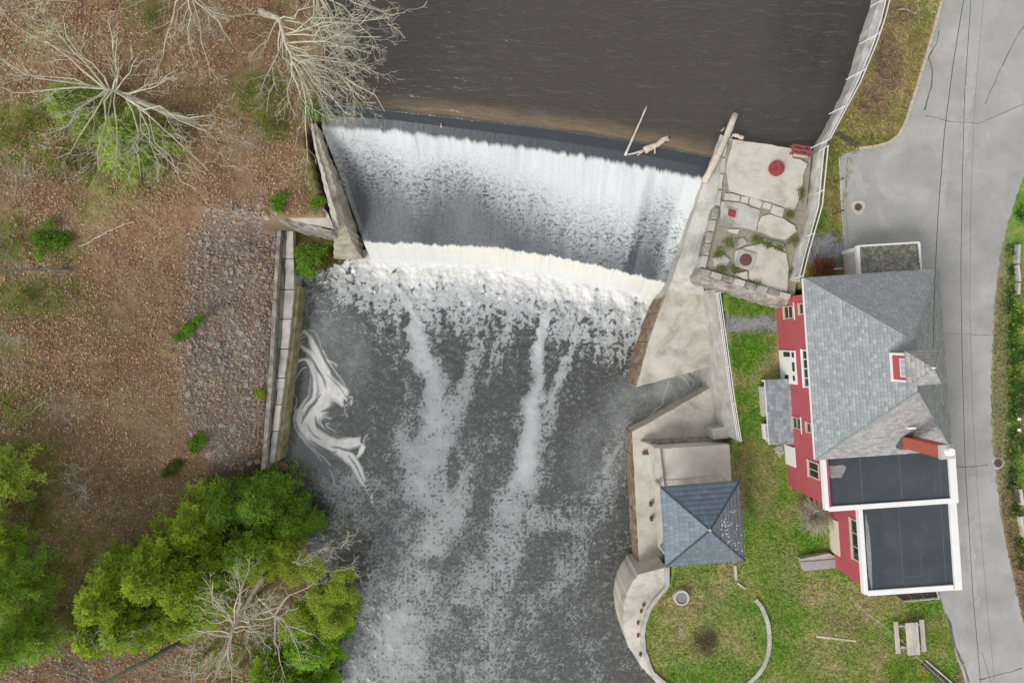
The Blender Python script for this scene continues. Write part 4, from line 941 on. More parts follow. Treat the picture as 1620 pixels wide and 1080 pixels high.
# flat roofs with white edge trim
TARR = surf('dark_roof_membrane', [(.040, .052, .062), (.052, .064, .073), (.062, .073, .08)], .9, .75, .15, 14, .15, spec=.35, stain=((.11, .11, .11), .35), sscale=.9)
SEAM = surf('membrane_seam', [(.085, .095, .10), (.12, .125, .13)], 4, .8, .15)
def flat(u0, u1, v0, v1, z, seams, lab):
    f = lbox('flat_roof', u0, u1, v0, v1, z - .2, z, TARR); f['label'] = lab
    for s in seams: lbox('seam', *s, z - .01, z + .006, SEAM, f)
    return f
fa = flat(-2.85, 3.6, -7.2, -4.05, 5.15, [(-1.05, -1.0, -6.9, -4.1), (.95, 1.0, -6.9, -4.1), (2.98, 3.02, -6.9, -4.1)], 'flat dark roof of the upper extension')
lbox('edge_trim', -3.0, -2.8, -7.25, -4.62, 4.95, 5.26, WHITE); lbox('edge_trim', -2.799, 3.55, -7.33, -7.08, 4.95, 5.255, WHITE)
lbox('edge_trim', 3.42, 3.78, -7.332, -4.62, 4.92, 5.265, WHITE)
PALP = surf('ponding_residue', [(.20, .19, .19), (.32, .31, .31)], 3, .9, .25, 12, .1)
a_ = [2*math.pi*i/18 for i in range(18)]
mk('dirt_patch', [(-2.3 + (.42 + .12*math.sin(3*x))*math.cos(x)*1.1, -5.35 + (.42 + .15*math.cos(2*x))*math.sin(x)*1.1, 5.156) for x in a_], [tuple(range(18))], PALP, fa, local=True)
fb = flat(-.7, 4.1, -12.0, -7.3, 4.15, [(1.28, 1.32, -11.7, -7.6), (3.52, 3.56, -11.7, -7.6), (1.32, 2.3, -11.35, -11.32), (2.28, 2.31, -11.3, -10.3)], 'flat dark roof of the lower extension')
lbox('edge_trim', -.85, -.63, -12.05, -7.34, 3.95, 4.27, WHITE); lbox('edge_trim', -.629, 3.86, -12.15, -11.88, 3.95, 4.265, WHITE)
lbox('edge_trim', 3.92, 4.3, -12.16, -7.34, 3.92, 4.275, WHITE)
mk('dirt_patch', [(-.4 + .12*math.cos(x), -9.9 + (1.9 + .3*math.sin(4*x))*math.sin(x), 4.156) for x in a_], [tuple(range(18))], PALP, fb, local=True)
TRIMT = surf('tan_trim', [(.50, .42, .32), (.58, .5, .4)], 2, .7)
# windows and doors of the river side
def window(px0, py0, px1, py1, uw, nh=1, nv=1, fm=WHITE, lab=None, fr=.07):
    pxm, pym = (px0 + px1)/2, (py0 + py1)/2
    va, vb = onwall(pxm, py1, uw)[0], onwall(pxm, py0, uw)[0]; za, zb = onwall(px0, pym, uw)[1], onwall(px1, pym, uw)[1]
    m = MB()
    m.box(uw - .075, uw - .024, va, vb, za, za + fr).box(uw - .075, uw - .024, va, vb, zb - fr, zb).box(uw - .074, uw - .024, va, va + fr, za + fr, zb - fr).box(uw - .074, uw - .024, vb - fr, vb, za + fr, zb - fr)
    for i in range(1, nh): q = va + (vb - va)*i/nh; m.box(uw - .07, uw - .024, q - fr*.35, q + fr*.35, za + fr, zb - fr)
    for i in range(1, nv): q = za + (zb - za)*i/nv; m.box(uw - .069, uw - .024, va + fr, vb - fr, q - fr*.35, q + fr*.35)
    o = m.mk('window', fm, house, local=True)
    lbox('pane', uw - .034, uw - .023, va + fr, vb - fr, za + fr, zb - fr, GLASS, o)
    lbox('sill', uw - .12, uw - .024, va - .04, vb + .04, za - .06, za - .003, fm, o)
    return o
for q in ((1242, 484, 1256, 504), (1266, 479, 1279, 497), (1256, 660, 1269, 678), (1278, 669, 1291, 685)): window(*q, UW, 1, 2, TRIMT, fr=.05)
window(1272, 553, 1289, 613, UW, 4, 1)
window(1281, 730, 1297, 756, UW, 2, 1, TRIMT); window(1349, 824, 1368, 888, -.55, 3, 1, TRIMT)
for q in ((1257, 478, 1259, 506), (1268, 659, 1270, 686)):     # thin white pipes beside the windows
    pa, pb = onwall(q[0], q[1], UW), onwall(q[2], q[3], UW); MB().tube([(UW - .06, pa[0], pa[1]), (UW - .06, pb[0], pb[1])], .03, 6).mk('downpipe', WHITE, house, local=True)
def panel(name, px0, py0, px1, py1, uw, mat, th=.06):
    pxm, pym = (px0 + px1)/2, (py0 + py1)/2
    va, vb = onwall(pxm, py1, uw)[0], onwall(pxm, py0, uw)[0]; za, zb = onwall(px0, pym, uw)[1], onwall(px1, pym, uw)[1]
    return lbox(name, uw - .024 - th, uw - .023, va, vb, za, zb, mat)
d = panel('door', 1236, 554, 1261, 606, UW, WHITE); d['label'] = 'white door set with dark panes'
for q in ((1242, 556.5, 1252, 564), (1255, 557, 1258.5, 565), (1256, 573, 1259.5, 587), (1244, 592.5, 1250, 599), (1257, 594, 1260, 602)):
    pxm, pym = (q[0] + q[2])/2, (q[1] + q[3])/2
    va, vb = onwall(pxm, q[3], UW)[0], onwall(pxm, q[1], UW)[0]; za, zb = onwall(q[0], pym, UW)[1], onwall(q[2], pym, UW)[1]
    lbox('pane', UW - .10, UW - .085, va, vb, za, zb, GLASS, d)
d = panel('door', 1242, 705, 1259, 735, UW, WHITE); d['label'] = 'plain white door below the porch roof'
d = panel('door', 1309, 820, 1328, 872, -.55, surf('cream_board', [(.66, .56, .46), (.72, .62, .52)], 2, .8)); d['label'] = 'cream boarded door of the lower extension'
# low lean-to on the river side
lt = [onwall(1249, 600, UW), onwall(1253, 700, UW)]; v1, v0 = lt[0][0] + .05, lt[1][0] - .02
zi, zo, uo = 1.35, .95, UW - 1.28
lean = thing('lean_to', 'low shingled lean-to roof against the red wall beside the white doors', 'lean-to', HO + np.array([(UW - .6)*hc, (UW - .6)*hs2, 0]), HA)
XF[lean] = (np.array(lean.location), HA)
def toW(u, v, z): return (HO[0] + u*hc - v*hs2, HO[1] + u*hs2 + v*hc, z)
q = [toW(uo, v0, zo), toW(uo, v1, zo), toW(UW - .03, v1, zi), toW(UW - .03, v0, zi)]
MB().prism(ccw(q), [(a, b, c - .08) for a, b, c in ccw(q)]).mk('roof', CAPM, lean)
shingles('shingles', toW(uo - .03, v1, zo), toW(uo - .03, v0, zo), toW(UW - .03, v1, zi), toW(UW - .03, v0, zi), .17, .3, [(.24, .25, .275), (.29, .30, .32), (.21, .22, .245)], lean, local=False, seed=31)
for v in (v0 + .1, (v0 + v1)/2, v1 - .1):
    MB().prism([toW(uo + .1, v - .05, zo - .07), toW(uo + .2, v - .05, zo - .07), toW(uo + .2, v + .05, zo - .07), toW(uo + .1, v + .05, zo - .07)], [toW(uo + .1, v - .05, -.1), toW(uo + .2, v - .05, -.1), toW(uo + .2, v + .05, -.1), toW(uo + .1, v + .05, -.1)]).mk('post', WHITE, lean)
MB().prism(ccw([toW(uo - .05, v0, zo + .02), toW(uo - .02, v0, zo + .02), toW(uo - .02, v1, zo + .02), toW(uo - .05, v1, zo + .02)]), ccw([toW(uo - .05, v0, zo - .1), toW(uo - .02, v0, zo - .1), toW(uo - .02, v1, zo - .1), toW(uo - .05, v1, zo - .1)])).mk('fascia', WHITE, lean)
def crate(name, px, z, mat, label, cat):
    pts = ccw([P(a, b, z) for a, b in px]); t = thing(name, label, cat, np.mean(pts, 0)*[1, 1, 0])
    MB().prism(pts, [(a, b, -.05) for a, b, _ in pts]).mk('box', mat, t)
    c = np.mean(pts, 0); MB().prism([(c[0] + (p[0] - c[0])*.8, c[1] + (p[1] - c[1])*.8, z + .03) for p in pts], [(c[0] + (p[0] - c[0])*.8, c[1] + (p[1] - c[1])*.8, z - .02) for p in pts]).mk('lid', WOODG, t)
crate('storage_bench', [(1204, 612), (1213, 611), (1216, 657), (1208, 659)], .5, surf('grey_green_paint', [(.42, .42, .38), (.5, .5, .46)], 2, .8), 'long pale storage bench under the upper half of the lean-to', 'bench')
crate('storage_box', [(1209, 671), (1218, 670), (1220, 694), (1211, 695)], .5, WHITE, 'short white storage box under the lower half of the lean-to', 'box')
pts = ccw([P(a, b, .02) for a, b in ((1223, 708), (1237, 703), (1240, 716), (1233, 724))]); m = MB().prism([(x, y, .05) for x, y, _ in pts], [(x, y, -.05) for x, y, _ in pts]); tag(m.mk('stepping_slab', CONCG), 'small worn stone slab in front of the plain white door', 'slab')
# landing block and window well of the lower extension
t = thing('landing', 'grey concrete landing block at the cream door', 'step', P(1297, 892, 0)); solid('block', [(1267, 884), (1313, 875), (1326, 883), (1327, 897), (1273, 902)], .5, -.2, CONCG, t, rough=.02); solid('top_slab', [(1266, 889), (1327, 884), (1328, 897), (1272, 903)], .56, .48, surf('grey_stone_slab', [(.30, .29, .28), (.38, .37, .35)], 3, .9), t, rough=.02)
t = thing('window_well', 'dark framed window well at the lower end of the red house', 'window well', G(1455, 945))
wz = G(1455, 945)[2] + .22; pa, pb = P(1429, 951, wz), P(1486, 946, wz); pc, pd = P(1412, 936, wz), P(1480, 930, wz)
MB().tube([pa, pb], .045, 4).mk('front_rail', WOODG, t); MB().tube([pc, pa], .05, 4).mk('side_rail', surf('brown_timber', [(.16, .09, .07), (.22, .13, .1)], 3, .9), t); MB().tube([pb, pd], .045, 4).mk('side_rail', WOODG, t)
MB().prism(ccw([pa - [0, -.05, .12], pb - [0, -.05, .12], pd - [0, 0, .12], pc - [0, 0, .12]]), ccw([pa - [0, -.05, .6], pb - [0, -.05, .6], pd - [0, 0, .6], pc - [0, 0, .6]])).mk('pit_shade_fill', GLASS, t)  # near-black block paints in the shade inside the well
for k in (.3, .62): a, b = pa + (pb - pa)*k - [0, 0, .05], pc + (pd - pc)*k - [0, 0, .05]; MB().tube([a, b], .025, 4).mk('bar', surf('brown_timber'), t)

# ------------------------------------------------------------------ shed north of the house
sx0, sx1, sy0, sy1 = 18.45, 21.6, 3.35, 5.05
shed = thing('shed', 'small low shed with speckled flat roof and white trim behind the house', 'shed', (19.9, 4.2, 2.2), R(3.5))
def slb(name, x0, x1, y0, y1, z0, z1, mat, parent=None): return MB().box(x0 - 20.02, x1 - 20.02, y0 - 4.2, y1 - 4.2, z0 - 2.2, z1 - 2.2).mk(name, mat, parent or shed, local=True)
slb('wall', sx0, sx1, sy0, sy1, 2.0, 3.8, surf('beige_siding', [(.46, .45, .40), (.52, .51, .46)], 2, .8, .06))
sr = slb('roof', sx0 - .02, sx1 + .05, sy0, sy1 + .05, 3.8, 3.9, CAPM)
off = lambda x, y, z: (x - 20.02, y - 4.2, z - 2.2)
shingles('shingles', off(sx1 + .05, sy1 + .05, 3.9), off(sx0, sy1 + .05, 3.9), off(sx1 + .05, sy0, 3.98), off(sx0, sy0, 3.98), .12, .14, [(.20, .205, .165), (.27, .27, .22), (.16, .165, .14), (.32, .31, .26), (.24, .22, .19)], sr, seed=41)
slb('corner_board', sx0 - .04, sx0 - .002, sy1 - .17, sy1 + .04, 2.1, 3.8, WHITE)
slb('fascia', sx0 - .10, sx0 + .06, sy0, sy1 + .1, 3.78, 4.0, WHITE); slb('fascia', sx0 + .061, sx1 + .1, sy1 + .03, sy1 + .12, 3.78, 3.96, WHITE); slb('fascia', sx1 + .02, sx1 + .14, sy0, sy1 + .029, 3.78, 3.96, WHITE)
a, b = P(1297, 427, 2.35), P(1334, 425, 2.35); tag(MB().tube([a, b], .07, 6).mk('handrail_beam', WOODG), 'grey timber rail in front of the house by the red bush', 'rail')

# ------------------------------------------------------------------ pavilion
pv = [P(1045, 770, 2.6), P(1170, 760, 2.6), P(1178, 886, 2.6), P(1053, 896, 2.6)]; ap = P(1123, 838, 3.95)
pav = thing('pavilion', 'open square pavilion with blue-grey pyramid roof on the river terrace', 'pavilion', np.mean(pv, 0)*[1, 1, 0])
V = pv + [p - [0, 0, .12] for p in pv] + [ap]
BLUE = surf('blue_grey_deck', [(.10, .14, .18), (.13, .17, .21)], 2, .9)
pr = mk('roof', V, [(1, 0, 8), (2, 1, 8), (3, 2, 8), (0, 3, 8), (0, 1, 5, 4), (1, 2, 6, 5), (2, 3, 7, 6), (3, 0, 4, 7), (4, 5, 6, 7)], BLUE, pav)
pals = [[(.185, .245, .31), (.20, .26, .325), (.175, .23, .29)], [(.26, .30, .335), (.275, .315, .35)], [(.15, .185, .215), (.165, .20, .23), (.14, .175, .205)], [(.20, .25, .29), (.22, .27, .31), (.19, .235, .275)]]  # one blue-grey shingle, its light and shade painted per roof face
for i in range(4):
    a, b = np.array(pv[i]), np.array(pv[(i + 1) % 4]); n = 9
    for j in range(n):
        t0, t1 = j/n, (j + 1)/n
        l0, r0, l1, r1 = a + (ap - a)*t0, b + (ap - b)*t0, a + (ap - a)*t1, b + (ap - b)*t1
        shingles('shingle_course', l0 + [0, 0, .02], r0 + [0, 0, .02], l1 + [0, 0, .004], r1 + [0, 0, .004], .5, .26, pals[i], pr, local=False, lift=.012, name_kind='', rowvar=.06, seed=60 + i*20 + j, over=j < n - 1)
for o in pr.children:
    if 'kind' in o and o['kind'] == '': del o['kind']
for p in pv:
    MB().tube([np.array(p) + [0, 0, .03], ap + [0, 0, .04]], .05, 5).mk('hip_cap', surf('dark_hip', [(.05, .06, .07), (.08, .095, .11)], 3, .9), pr)
MB().cyl(ap, .1, 3.93, 4.08, 10, .05).mk('finial', surf('pale_green_finial', [(.42, .5, .36), (.5, .58, .44)], 4, .7), pav)
GU = surf('bird_droppings', [(.7, .7, .68), (.78, .78, .76)], 3, .9)
rr0 = random.Random(5); mm = MB()
for _ in range(70):
    s, tt = rr0.random(), rr0.uniform(.05, .75); a, b = np.array(pv[1]), np.array(pv[2]); base = a + (b - a)*(.25 + .75*s); p = base + (ap - base)*tt*.9
    r_ = rr0.uniform(.012, .035); mm.add([p + [r_*math.cos(x), r_*math.sin(x)*1.2, .05] for x in np.linspace(0, 6.28, 7)[:-1]], [(0, 1, 2, 3, 4, 5)])
o = mm.mk('droppings', GU, pr); o['kind'] = 'stuff'
cen = np.mean(pv, 0)
for p in pv:
    q = cen + (p - cen)*.86; MB().box(q[0] - .08, q[0] + .08, q[1] - .08, q[1] + .08, -.1, 2.55).mk('post', WOODG, pav)
ins = [cen + (p - cen)*.9 for p in pv]
MB().prism(ccw([(q[0], q[1], .09) for q in ins]), ccw([(q[0], q[1], -.3) for q in ins])).mk('floor_slab', CONC, pav)

# ------------------------------------------------------------------ picnic table
tc = P(1444, 1010, .75); ta = R(4.5)
tb = thing('picnic_table', 'weathered grey wooden picnic table on the lawn below the red house', 'picnic table', (tc[0], tc[1], 0.02), ta)
for k in range(4): MB().box(-.36 + k*.182, -.36 + k*.182 + .172, -.93, .93, .70, .74).mk('top_board', WOODG, tb, local=True)
for s in (-1, 1):
    for k in range(2): MB().box(s*.75 - .13 + k*.135, s*.75 - .13 + k*.135 + .125, -.93, .93, .42, .46).mk('bench_board', WOODG, tb, local=True)
    y = s*.62
    MB().box(-.86, .86, y - .04, y + .04, .33, .419).mk('cross_beam', WOODG, tb, local=True); MB().box(-.36, .36, y - .03, y + .03, .61, .699).mk('top_batten', WOODG, tb, local=True)
    for sx in (-1, 1): MB().tube([(sx*.68, y + .06, 0), (sx*.28, y + .06, .69)], .05, 4).mk('leg', WOODG, tb, local=True)

# ------------------------------------------------------------------ overhead cables and their poles beyond the frame
CAB = surf('black_cable', [(.05, .05, .05), (.07, .07, .07)], 3, .7)
poleA, poleB = P(1545, -140, 9.5), P(1580, 1260, 9.5)
for pp, lb in ((poleA, 'wooden utility pole standing by the road above the parking bay'), (poleB, 'wooden utility pole standing by the road below the picnic lawn')):
    gz = float(height(pp[0], pp[1])); t = thing('utility_pole', lb, 'utility pole', (pp[0], pp[1], gz)); MB().tube([(pp[0], pp[1], gz - .3), (pp[0], pp[1], 10.2)], [.16, .11], 8).mk('pole_shaft', WOODD, t); MB().box(pp[0] - .9, pp[0] + 1.1, pp[1] - .06, pp[1] + .06, 9.3, 9.44).mk('crossarm', WOODD, t)
def cable(pts, r, label, mat=None):
    q = [P(*p) for p in pts]; s = np.linspace(0, len(q) - 1, 60); tag(MB().tube([[np.interp(x, range(len(q)), [p[k] for p in q]) for k in range(3)] for x in s], r, 5).mk('overhead_cable', mat or CAB), label, 'cable')
cable([(1545, -140, 9.4), (1526, -10, 9.2), (1508, 100, 9), (1494, 210, 8.9), (1484, 340, 9), (1479, 440, 9.2), (1476, 556, 9.66)], .016, 'thick service cable running down over the roof to the cupola')
cable([(1548, -140, 9.35), (1536, 0, 8.9), (1526, 150, 8.5), (1522, 300, 8.3), (1520, 430, 8.2), (1522, 560, 8.2), (1527, 740, 8.3), (1540, 950, 8.7), (1552, 1085, 9), (1580, 1260, 9.4)], .012, 'dark overhead cable crossing the road from top to bottom beside the roof edge')
cable([(1570, -140, 9.4), (1556, 0, 9), (1543, 150, 8.6), (1536, 300, 8.4), (1534, 480, 8.2), (1538, 640, 8.2), (1548, 800, 8.4), (1562, 960, 8.8), (1574, 1085, 9), (1592, 1260, 9.4)], .005, 'thin overhead wire nearest the garden side of the road')
cable([(1553, 1030, 8.8), (1562, 1060, 8.7), (1574, 1100, 8.6), (1600, 1260, 9.0)], .009, 'short dark cable branching away at the bottom edge of the road')
cable([(1344, 947, .5), (1378, 974, .7), (1432, 1018, 1.1), (1452, 1040, 1.5), (1500, 1085, 2.2), (1560, 1160, 5)], .012, 'slack pale wire slanting over the lawn past the picnic table', WOODG)

# ------------------------------------------------------------------ ground cover
def ground_colour(x, y):
    i = np.clip(np.searchsorted(ys, y), 0, ny - 1); j = np.clip(np.searchsorted(xs, x), 0, nx - 1); return C[i, j]
def rhombi(name, cen, U, W, col, mat, parent=None, **kw):
    """one small pointed leaf per row"""
    n = len(cen); V = np.stack([cen - U, cen + W, cen + U, cen - W], 1).reshape(-1, 3)
    return mk(name, V, np.arange(4*n).reshape(n, 4), mat, parent, fcol=np.clip(col, .004, 1), **kw)
def rvec(n, zs=1.0):
    v = rng.normal(size=(n, 3)); v[:, 2] *= zs; return v/np.linalg.norm(v, axis=1, keepdims=True)
def perp(U):
    r = rvec(len(U)); w = np.cross(U, r); return w/(np.linalg.norm(w, axis=1, keepdims=True) + 1e-9)
def pick(pal, n): return np.array(pal)[rng.integers(0, len(pal), n)]
# fallen leaves on the wooded bank
n = 150000; px = rng.uniform(-40, 560, n); py = rng.uniform(-40, 1120, n); g_ = Gv(px, py)
gc = ground_colour(g_[:, 0], g_[:, 1]); isgreen = gc[:, 1] > gc[:, 0]*1.02
dens = .60 + .75*fbm(g_[:, 0]*.4, g_[:, 1]*.4, 3, 150)
ok = (g_[:, 2] > -2.6) & (g_[:, 0] < -7) & (rng.random(n) < np.where(isgreen, .25, dens)) & ~((px > 438) & (py > 340) & (py < 470)) & (g_[:, 0] < np.where(g_[:, 1] > YX, _xi(g_[:, 1], _ls), _xi(g_[:, 1], _lsouth)) - .4)
g_ = g_[ok]; gc = gc[ok]; n = len(g_)
U = rvec(n, .25)*rng.uniform(.04, .10, (n, 1)); W = perp(U/np.linalg.norm(U, axis=1, keepdims=True)); W[:, 2] *= .3; W *= rng.uniform(.025, .06, (n, 1))
col = pick([(.46, .29, .175), (.38, .22, .13), (.27, .14, .095), (.54, .38, .24), (.42, .22, .15), (.33, .22, .12), (.62, .48, .34), (.19, .10, .065)], n)*rng.uniform(.7, 1.25, (n, 1))*.7 + gc*.35
lpx, lpy = PIX(g_[:, 0], g_[:, 1], g_[:, 2]); inr = in_poly(lpx, lpy, [(332, 335), (400, 328), (438, 345), (425, 552), (412, 735), (365, 742), (292, 640), (296, 440)]); kp_ = ~inr | (rng.random(n) < .5); g_[:, 2] += .06*inr; g_, U, W, col = g_[kp_], U[kp_], W[kp_], col[kp_]
tag(rhombi('fallen_leaves', g_ + [0, 0, .04], U, W, col, LITTER), 'brown fallen leaves covering the wooded bank', kind='stuff')
n = 520; m = MB(); r9 = random.Random(77)
tp_ = Gv([r9.uniform(-20, 430) for _ in range(n)], [r9.uniform(-20, 1100) for _ in range(n)])
for p in tp_:
    if p[2] < -2 or p[0] > -10.5: continue
    an = r9.uniform(0, 6.28); l = r9.uniform(.2, .9); q = np.array([math.cos(an), math.sin(an), 0]); b_ = np.array([-q[1], q[0], 0])*r9.gauss(0, .12)
    m.tube([p + [0, 0, .05], p + q*l*.5 + b_ + [0, 0, .07], p + q*l + [0, 0, .06]], [.012, .010, .005], 3, False)
tag(m.mk('fallen_twigs', surf('dead_twig', [(.26, .24, .20), (.42, .39, .33)], 3, .9)), 'thin dead twigs scattered among the fallen leaves', kind='stuff')
# short grass on the lawns and mossy plants on the bank
def grass(name, px0, px1, py0, py1, n, h, label, test, size=(.05, .12), lay=.5, gain=(.7, 1.35), tint=(1.05, 1.1, .9)):
    px = rng.uniform(px0, px1, n); py = rng.uniform(py0, py1, n); g_ = Gv(px, py); gc = ground_colour(g_[:, 0], g_[:, 1])
    ok = test(px, py, g_, gc); g_ = g_[ok]; gc = gc[ok]; n = len(g_)
    d = rvec(n, .0); d[:, 2] = rng.uniform(.15, lay + .4, n); d /= np.linalg.norm(d, axis=1, keepdims=True)
    U = d*rng.uniform(*size, (n, 1)); W = perp(d)*rng.uniform(.012, .03, (n, 1))
    col = gc*rng.uniform(*gain, (n, 1))*np.array(tint)*(1 + rng.normal(0, .08, (n, 3)))
    return tag(rhombi(name, g_ + np.stack([0*U[:, 0], 0*U[:, 0], np.abs(U[:, 2]) + .005], 1), U, W, col, BLADE), label, kind='stuff')
HOUSEPOLY = [toW(-2.9, 4, 0)[:2], toW(3, 4, 0)[:2], toW(4, -12, 0)[:2], toW(-.7, -12, 0)[:2], toW(-.7, -7.3, 0)[:2], toW(-2.9, -7.3, 0)[:2]]
def on_lawn(px, py, g_, gc):
    roadl = np.interp(py, [p[0] for p in rl], [p[1] for p in rl]); roadr = np.interp(py, [p[0] for p in rr], [p[1] for p in rr])
    onroad = (px > roadl - 3) & (px < roadr + 3)
    grey = (np.abs(gc[:, 0] - gc[:, 2]) < .035) & (gc[:, 0] > .24)
    edge_ = np.where(g_[:, 1] > YN, _xi(g_[:, 1], _rn), _xi(g_[:, 1], _rs))
    return (g_[:, 2] > -.4) & ~onroad & ~(grey & (rng.random(len(px)) < .93)) & ~in_poly(g_[:, 0], g_[:, 1], HOUSEPOLY) & (g_[:, 0] > edge_ + .25)
grass('lawn_grass', 1020, 1640, 440, 1110, 120000, .1, 'short patchy green and straw grass of the lawns', on_lawn)
grass('verge_grass', 1262, 1500, -40, 440, 26000, .2, 'long dry straw grass on the verge beside the pond wall', on_lawn, size=(.10, .26), lay=.1, gain=(.7, 1.5), tint=(1.08, 1.02, .9))
grass('bank_herbs', -40, 520, -40, 1120, 90000, .1, 'low green herbs and moss scattered over the wooded bank', lambda px, py, g_, gc: (gc[:, 1] > gc[:, 0]*.97) & (g_[:, 2] > -2.3) & (g_[:, 0] < -9), size=(.05, .12), gain=(.8, 1.7), tint=(1.05, 1.15, .8))
# gravel
n = 5000; px = rng.uniform(1130, 1335, n); py = rng.uniform(365, 530, n); g_ = Gv(px, py); gc = ground_colour(g_[:, 0], g_[:, 1])
ok = (np.abs(gc[:, 0] - gc[:, 2]) < .05) & (gc[:, 0] > .22) & (g_[:, 2] > -.3); g_ = g_[ok]; n = len(g_)
U = rvec(n, .2)*.035; W = perp(U/.035)*.025
tag(rhombi('gravel', g_ + [0, 0, .02], U, W, pick([(.33, .33, .36), (.22, .22, .25), (.42, .42, .44)], n), LITTER), 'grey gravel patches beside the house and the verge', kind='stuff')

# ------------------------------------------------------------------ stony bank
def rock_mesh(i):
    r = random.Random(100 + i); bm = bmesh.new()
    for _ in range(15):
        v = Vector((r.gauss(0, 1), r.gauss(0, 1), r.gauss(0, 1))).normalized()*r.uniform(.8, 1.05); bm.verts.new((v.x, v.y*r.uniform(.75, .9), v.z*.55))
    res = bmesh.ops.convex_hull(bm, input=bm.verts); bmesh.ops.delete(bm, geom=[v for v in bm.verts if not v.link_faces], context='VERTS')
    me = bpy.data.meshes.new('stone'); bm.to_mesh(me); bm.free()
    me.materials.append(STONES[i % len(STONES)]); return me
STONES = [surf('grey_stone', [(.29, .26, .23), (.40, .36, .32)], 4, .9, .25, 25, .4), surf('green_grey_stone', [(.22, .225, .20), (.31, .31, .28)], 4, .9, .25, 25, .4), surf('purple_grey_stone', [(.31, .25, .225), (.41, .34, .31)], 4, .9, .25, 25, .4), surf('dark_stone', [(.21, .195, .18), (.30, .28, .255)], 4, .9, .25, 25, .4)]
rocks = [rock_mesh(i) for i in range(12)]
rip = thing('riprap', 'sloping bank of loose grey stones and dead leaves behind the low wall', 'stones', G(370, 540))
RP = [(332, 335), (400, 328), (438, 345), (431, 458), (425, 552), (412, 735), (365, 742), (318, 700), (292, 640), (288, 560), (300, 500), (296, 440), (312, 380)]
rs = []; rr1 = random.Random(11)
for k in range(30000):
    if len(rs) >= 2400: break
    x, y = rr1.uniform(285, 440), rr1.uniform(325, 745)
    if not in_poly(np.array(x + rr1.gauss(0, 7)*(x < 400)), np.array(y + rr1.gauss(0, 6)*(y < 380)), RP): continue
    s = rr1.choice([.13, .15, .16, .18, .2, .22, .25, .30]) if len(rs) < 520 else rr1.uniform(.06, .13)
    if all((x - a)**2 + (y - b)**2 > (.70*27*(s + c))**2 for a, b, c in rs): rs.append((x, y, s))
rs.sort(key=lambda q: -q[2])
gp = Gv([q[0] for q in rs], [q[1] for q in rs]); sv = []; sf = []; sc_ = []
loc0 = XF[rip][0]
for i, (q, p) in enumerate(zip(rs, gp)):
    me = rocks[rr1.randrange(12)]; an = rr1.uniform(0, 6.28); s = q[2]
    if i < 300:
        o = put('stone', me, rip, p - loc0 + [0, 0, -.12*s], (rr1.uniform(-.3, .3), rr1.uniform(-.3, .3), an)); o.scale = (s*1.2, s*1.05, s*.55)
    else:
        b = len(sv)
        for v in me.vertices:
            sv.append((p[0] + s*(v.co.x*math.cos(an) - v.co.y*math.sin(an)), p[1] + s*(v.co.x*math.sin(an) + v.co.y*math.cos(an)), p[2] + s*v.co.z*.9 + .02))
        c = np.array(rr1.choice([(.31, .28, .25), (.28, .27, .24), (.34, .28, .255), (.24, .22, .2), (.40, .29, .22)]))*rr1.uniform(.8, 1.2)
        for f_ in me.polygons: sf.append([b + v for v in f_.vertices]); sc_.append(c)
o = mk('small_stones', sv, np.array(sf), SHING, rip, fcol=np.array(sc_)); o['kind'] = 'stuff'

# ------------------------------------------------------------------ trees
def wander(a, b, n, amp, r):
    a, b = np.array(a, float), np.array(b, float); L = np.linalg.norm(b - a); out = [a]; o = np.zeros(3)
    for i in range(1, n + 1):
        o = o*.8 + np.array([r.gauss(0, 1), r.gauss(0, 1), r.gauss(0, .7)])*amp*L/n
        out.append(a + (b - a)*i/n + o*(1 if i < n else .6))
    return out
def branch(m, a, b, r0, r1, depth, r, spread=.9, kids=(6, 10), zup=.15):
    n = 7 if depth else 5; pts = wander(a, b, n, .20 + .06*depth, r); rad = [r0 + (r1 - r0)*i/n for i in range(n + 1)]
    m.tube(pts, rad, 5 if r0 > .03 else 3, False)
    if depth >= 3: return
    L = np.linalg.norm(np.array(b) - a); d = (np.array(b) - a)/L
    for _ in range(r.randint(*kids)):
        s = r.uniform(.25, .98); i = min(n - 1, int(s*n)); f = s*n - i; p = pts[i]*(1 - f) + pts[i + 1]*f; rr_ = (rad[i]*(1 - f) + rad[i + 1]*f)*.62
        side = np.array([r.gauss(0, 1), r.gauss(0, 1), r.gauss(0, .7)]); side -= d*np.dot(side, d); side /= np.linalg.norm(side) + 1e-9
        dd = d*r.uniform(.55, 1.0) + side*r.uniform(.35, spread) + np.array([0, 0, zup*r.random()]); dd /= np.linalg.norm(dd)
        l = L*r.uniform(.22, .5)*(1.15 - .5*s)
        if l < .18: continue
        branch(m, p, p + dd*l, max(rr_, .011), .007, depth + 1, r, spread, (3, 5) if depth == 0 else (1, 3), zup)
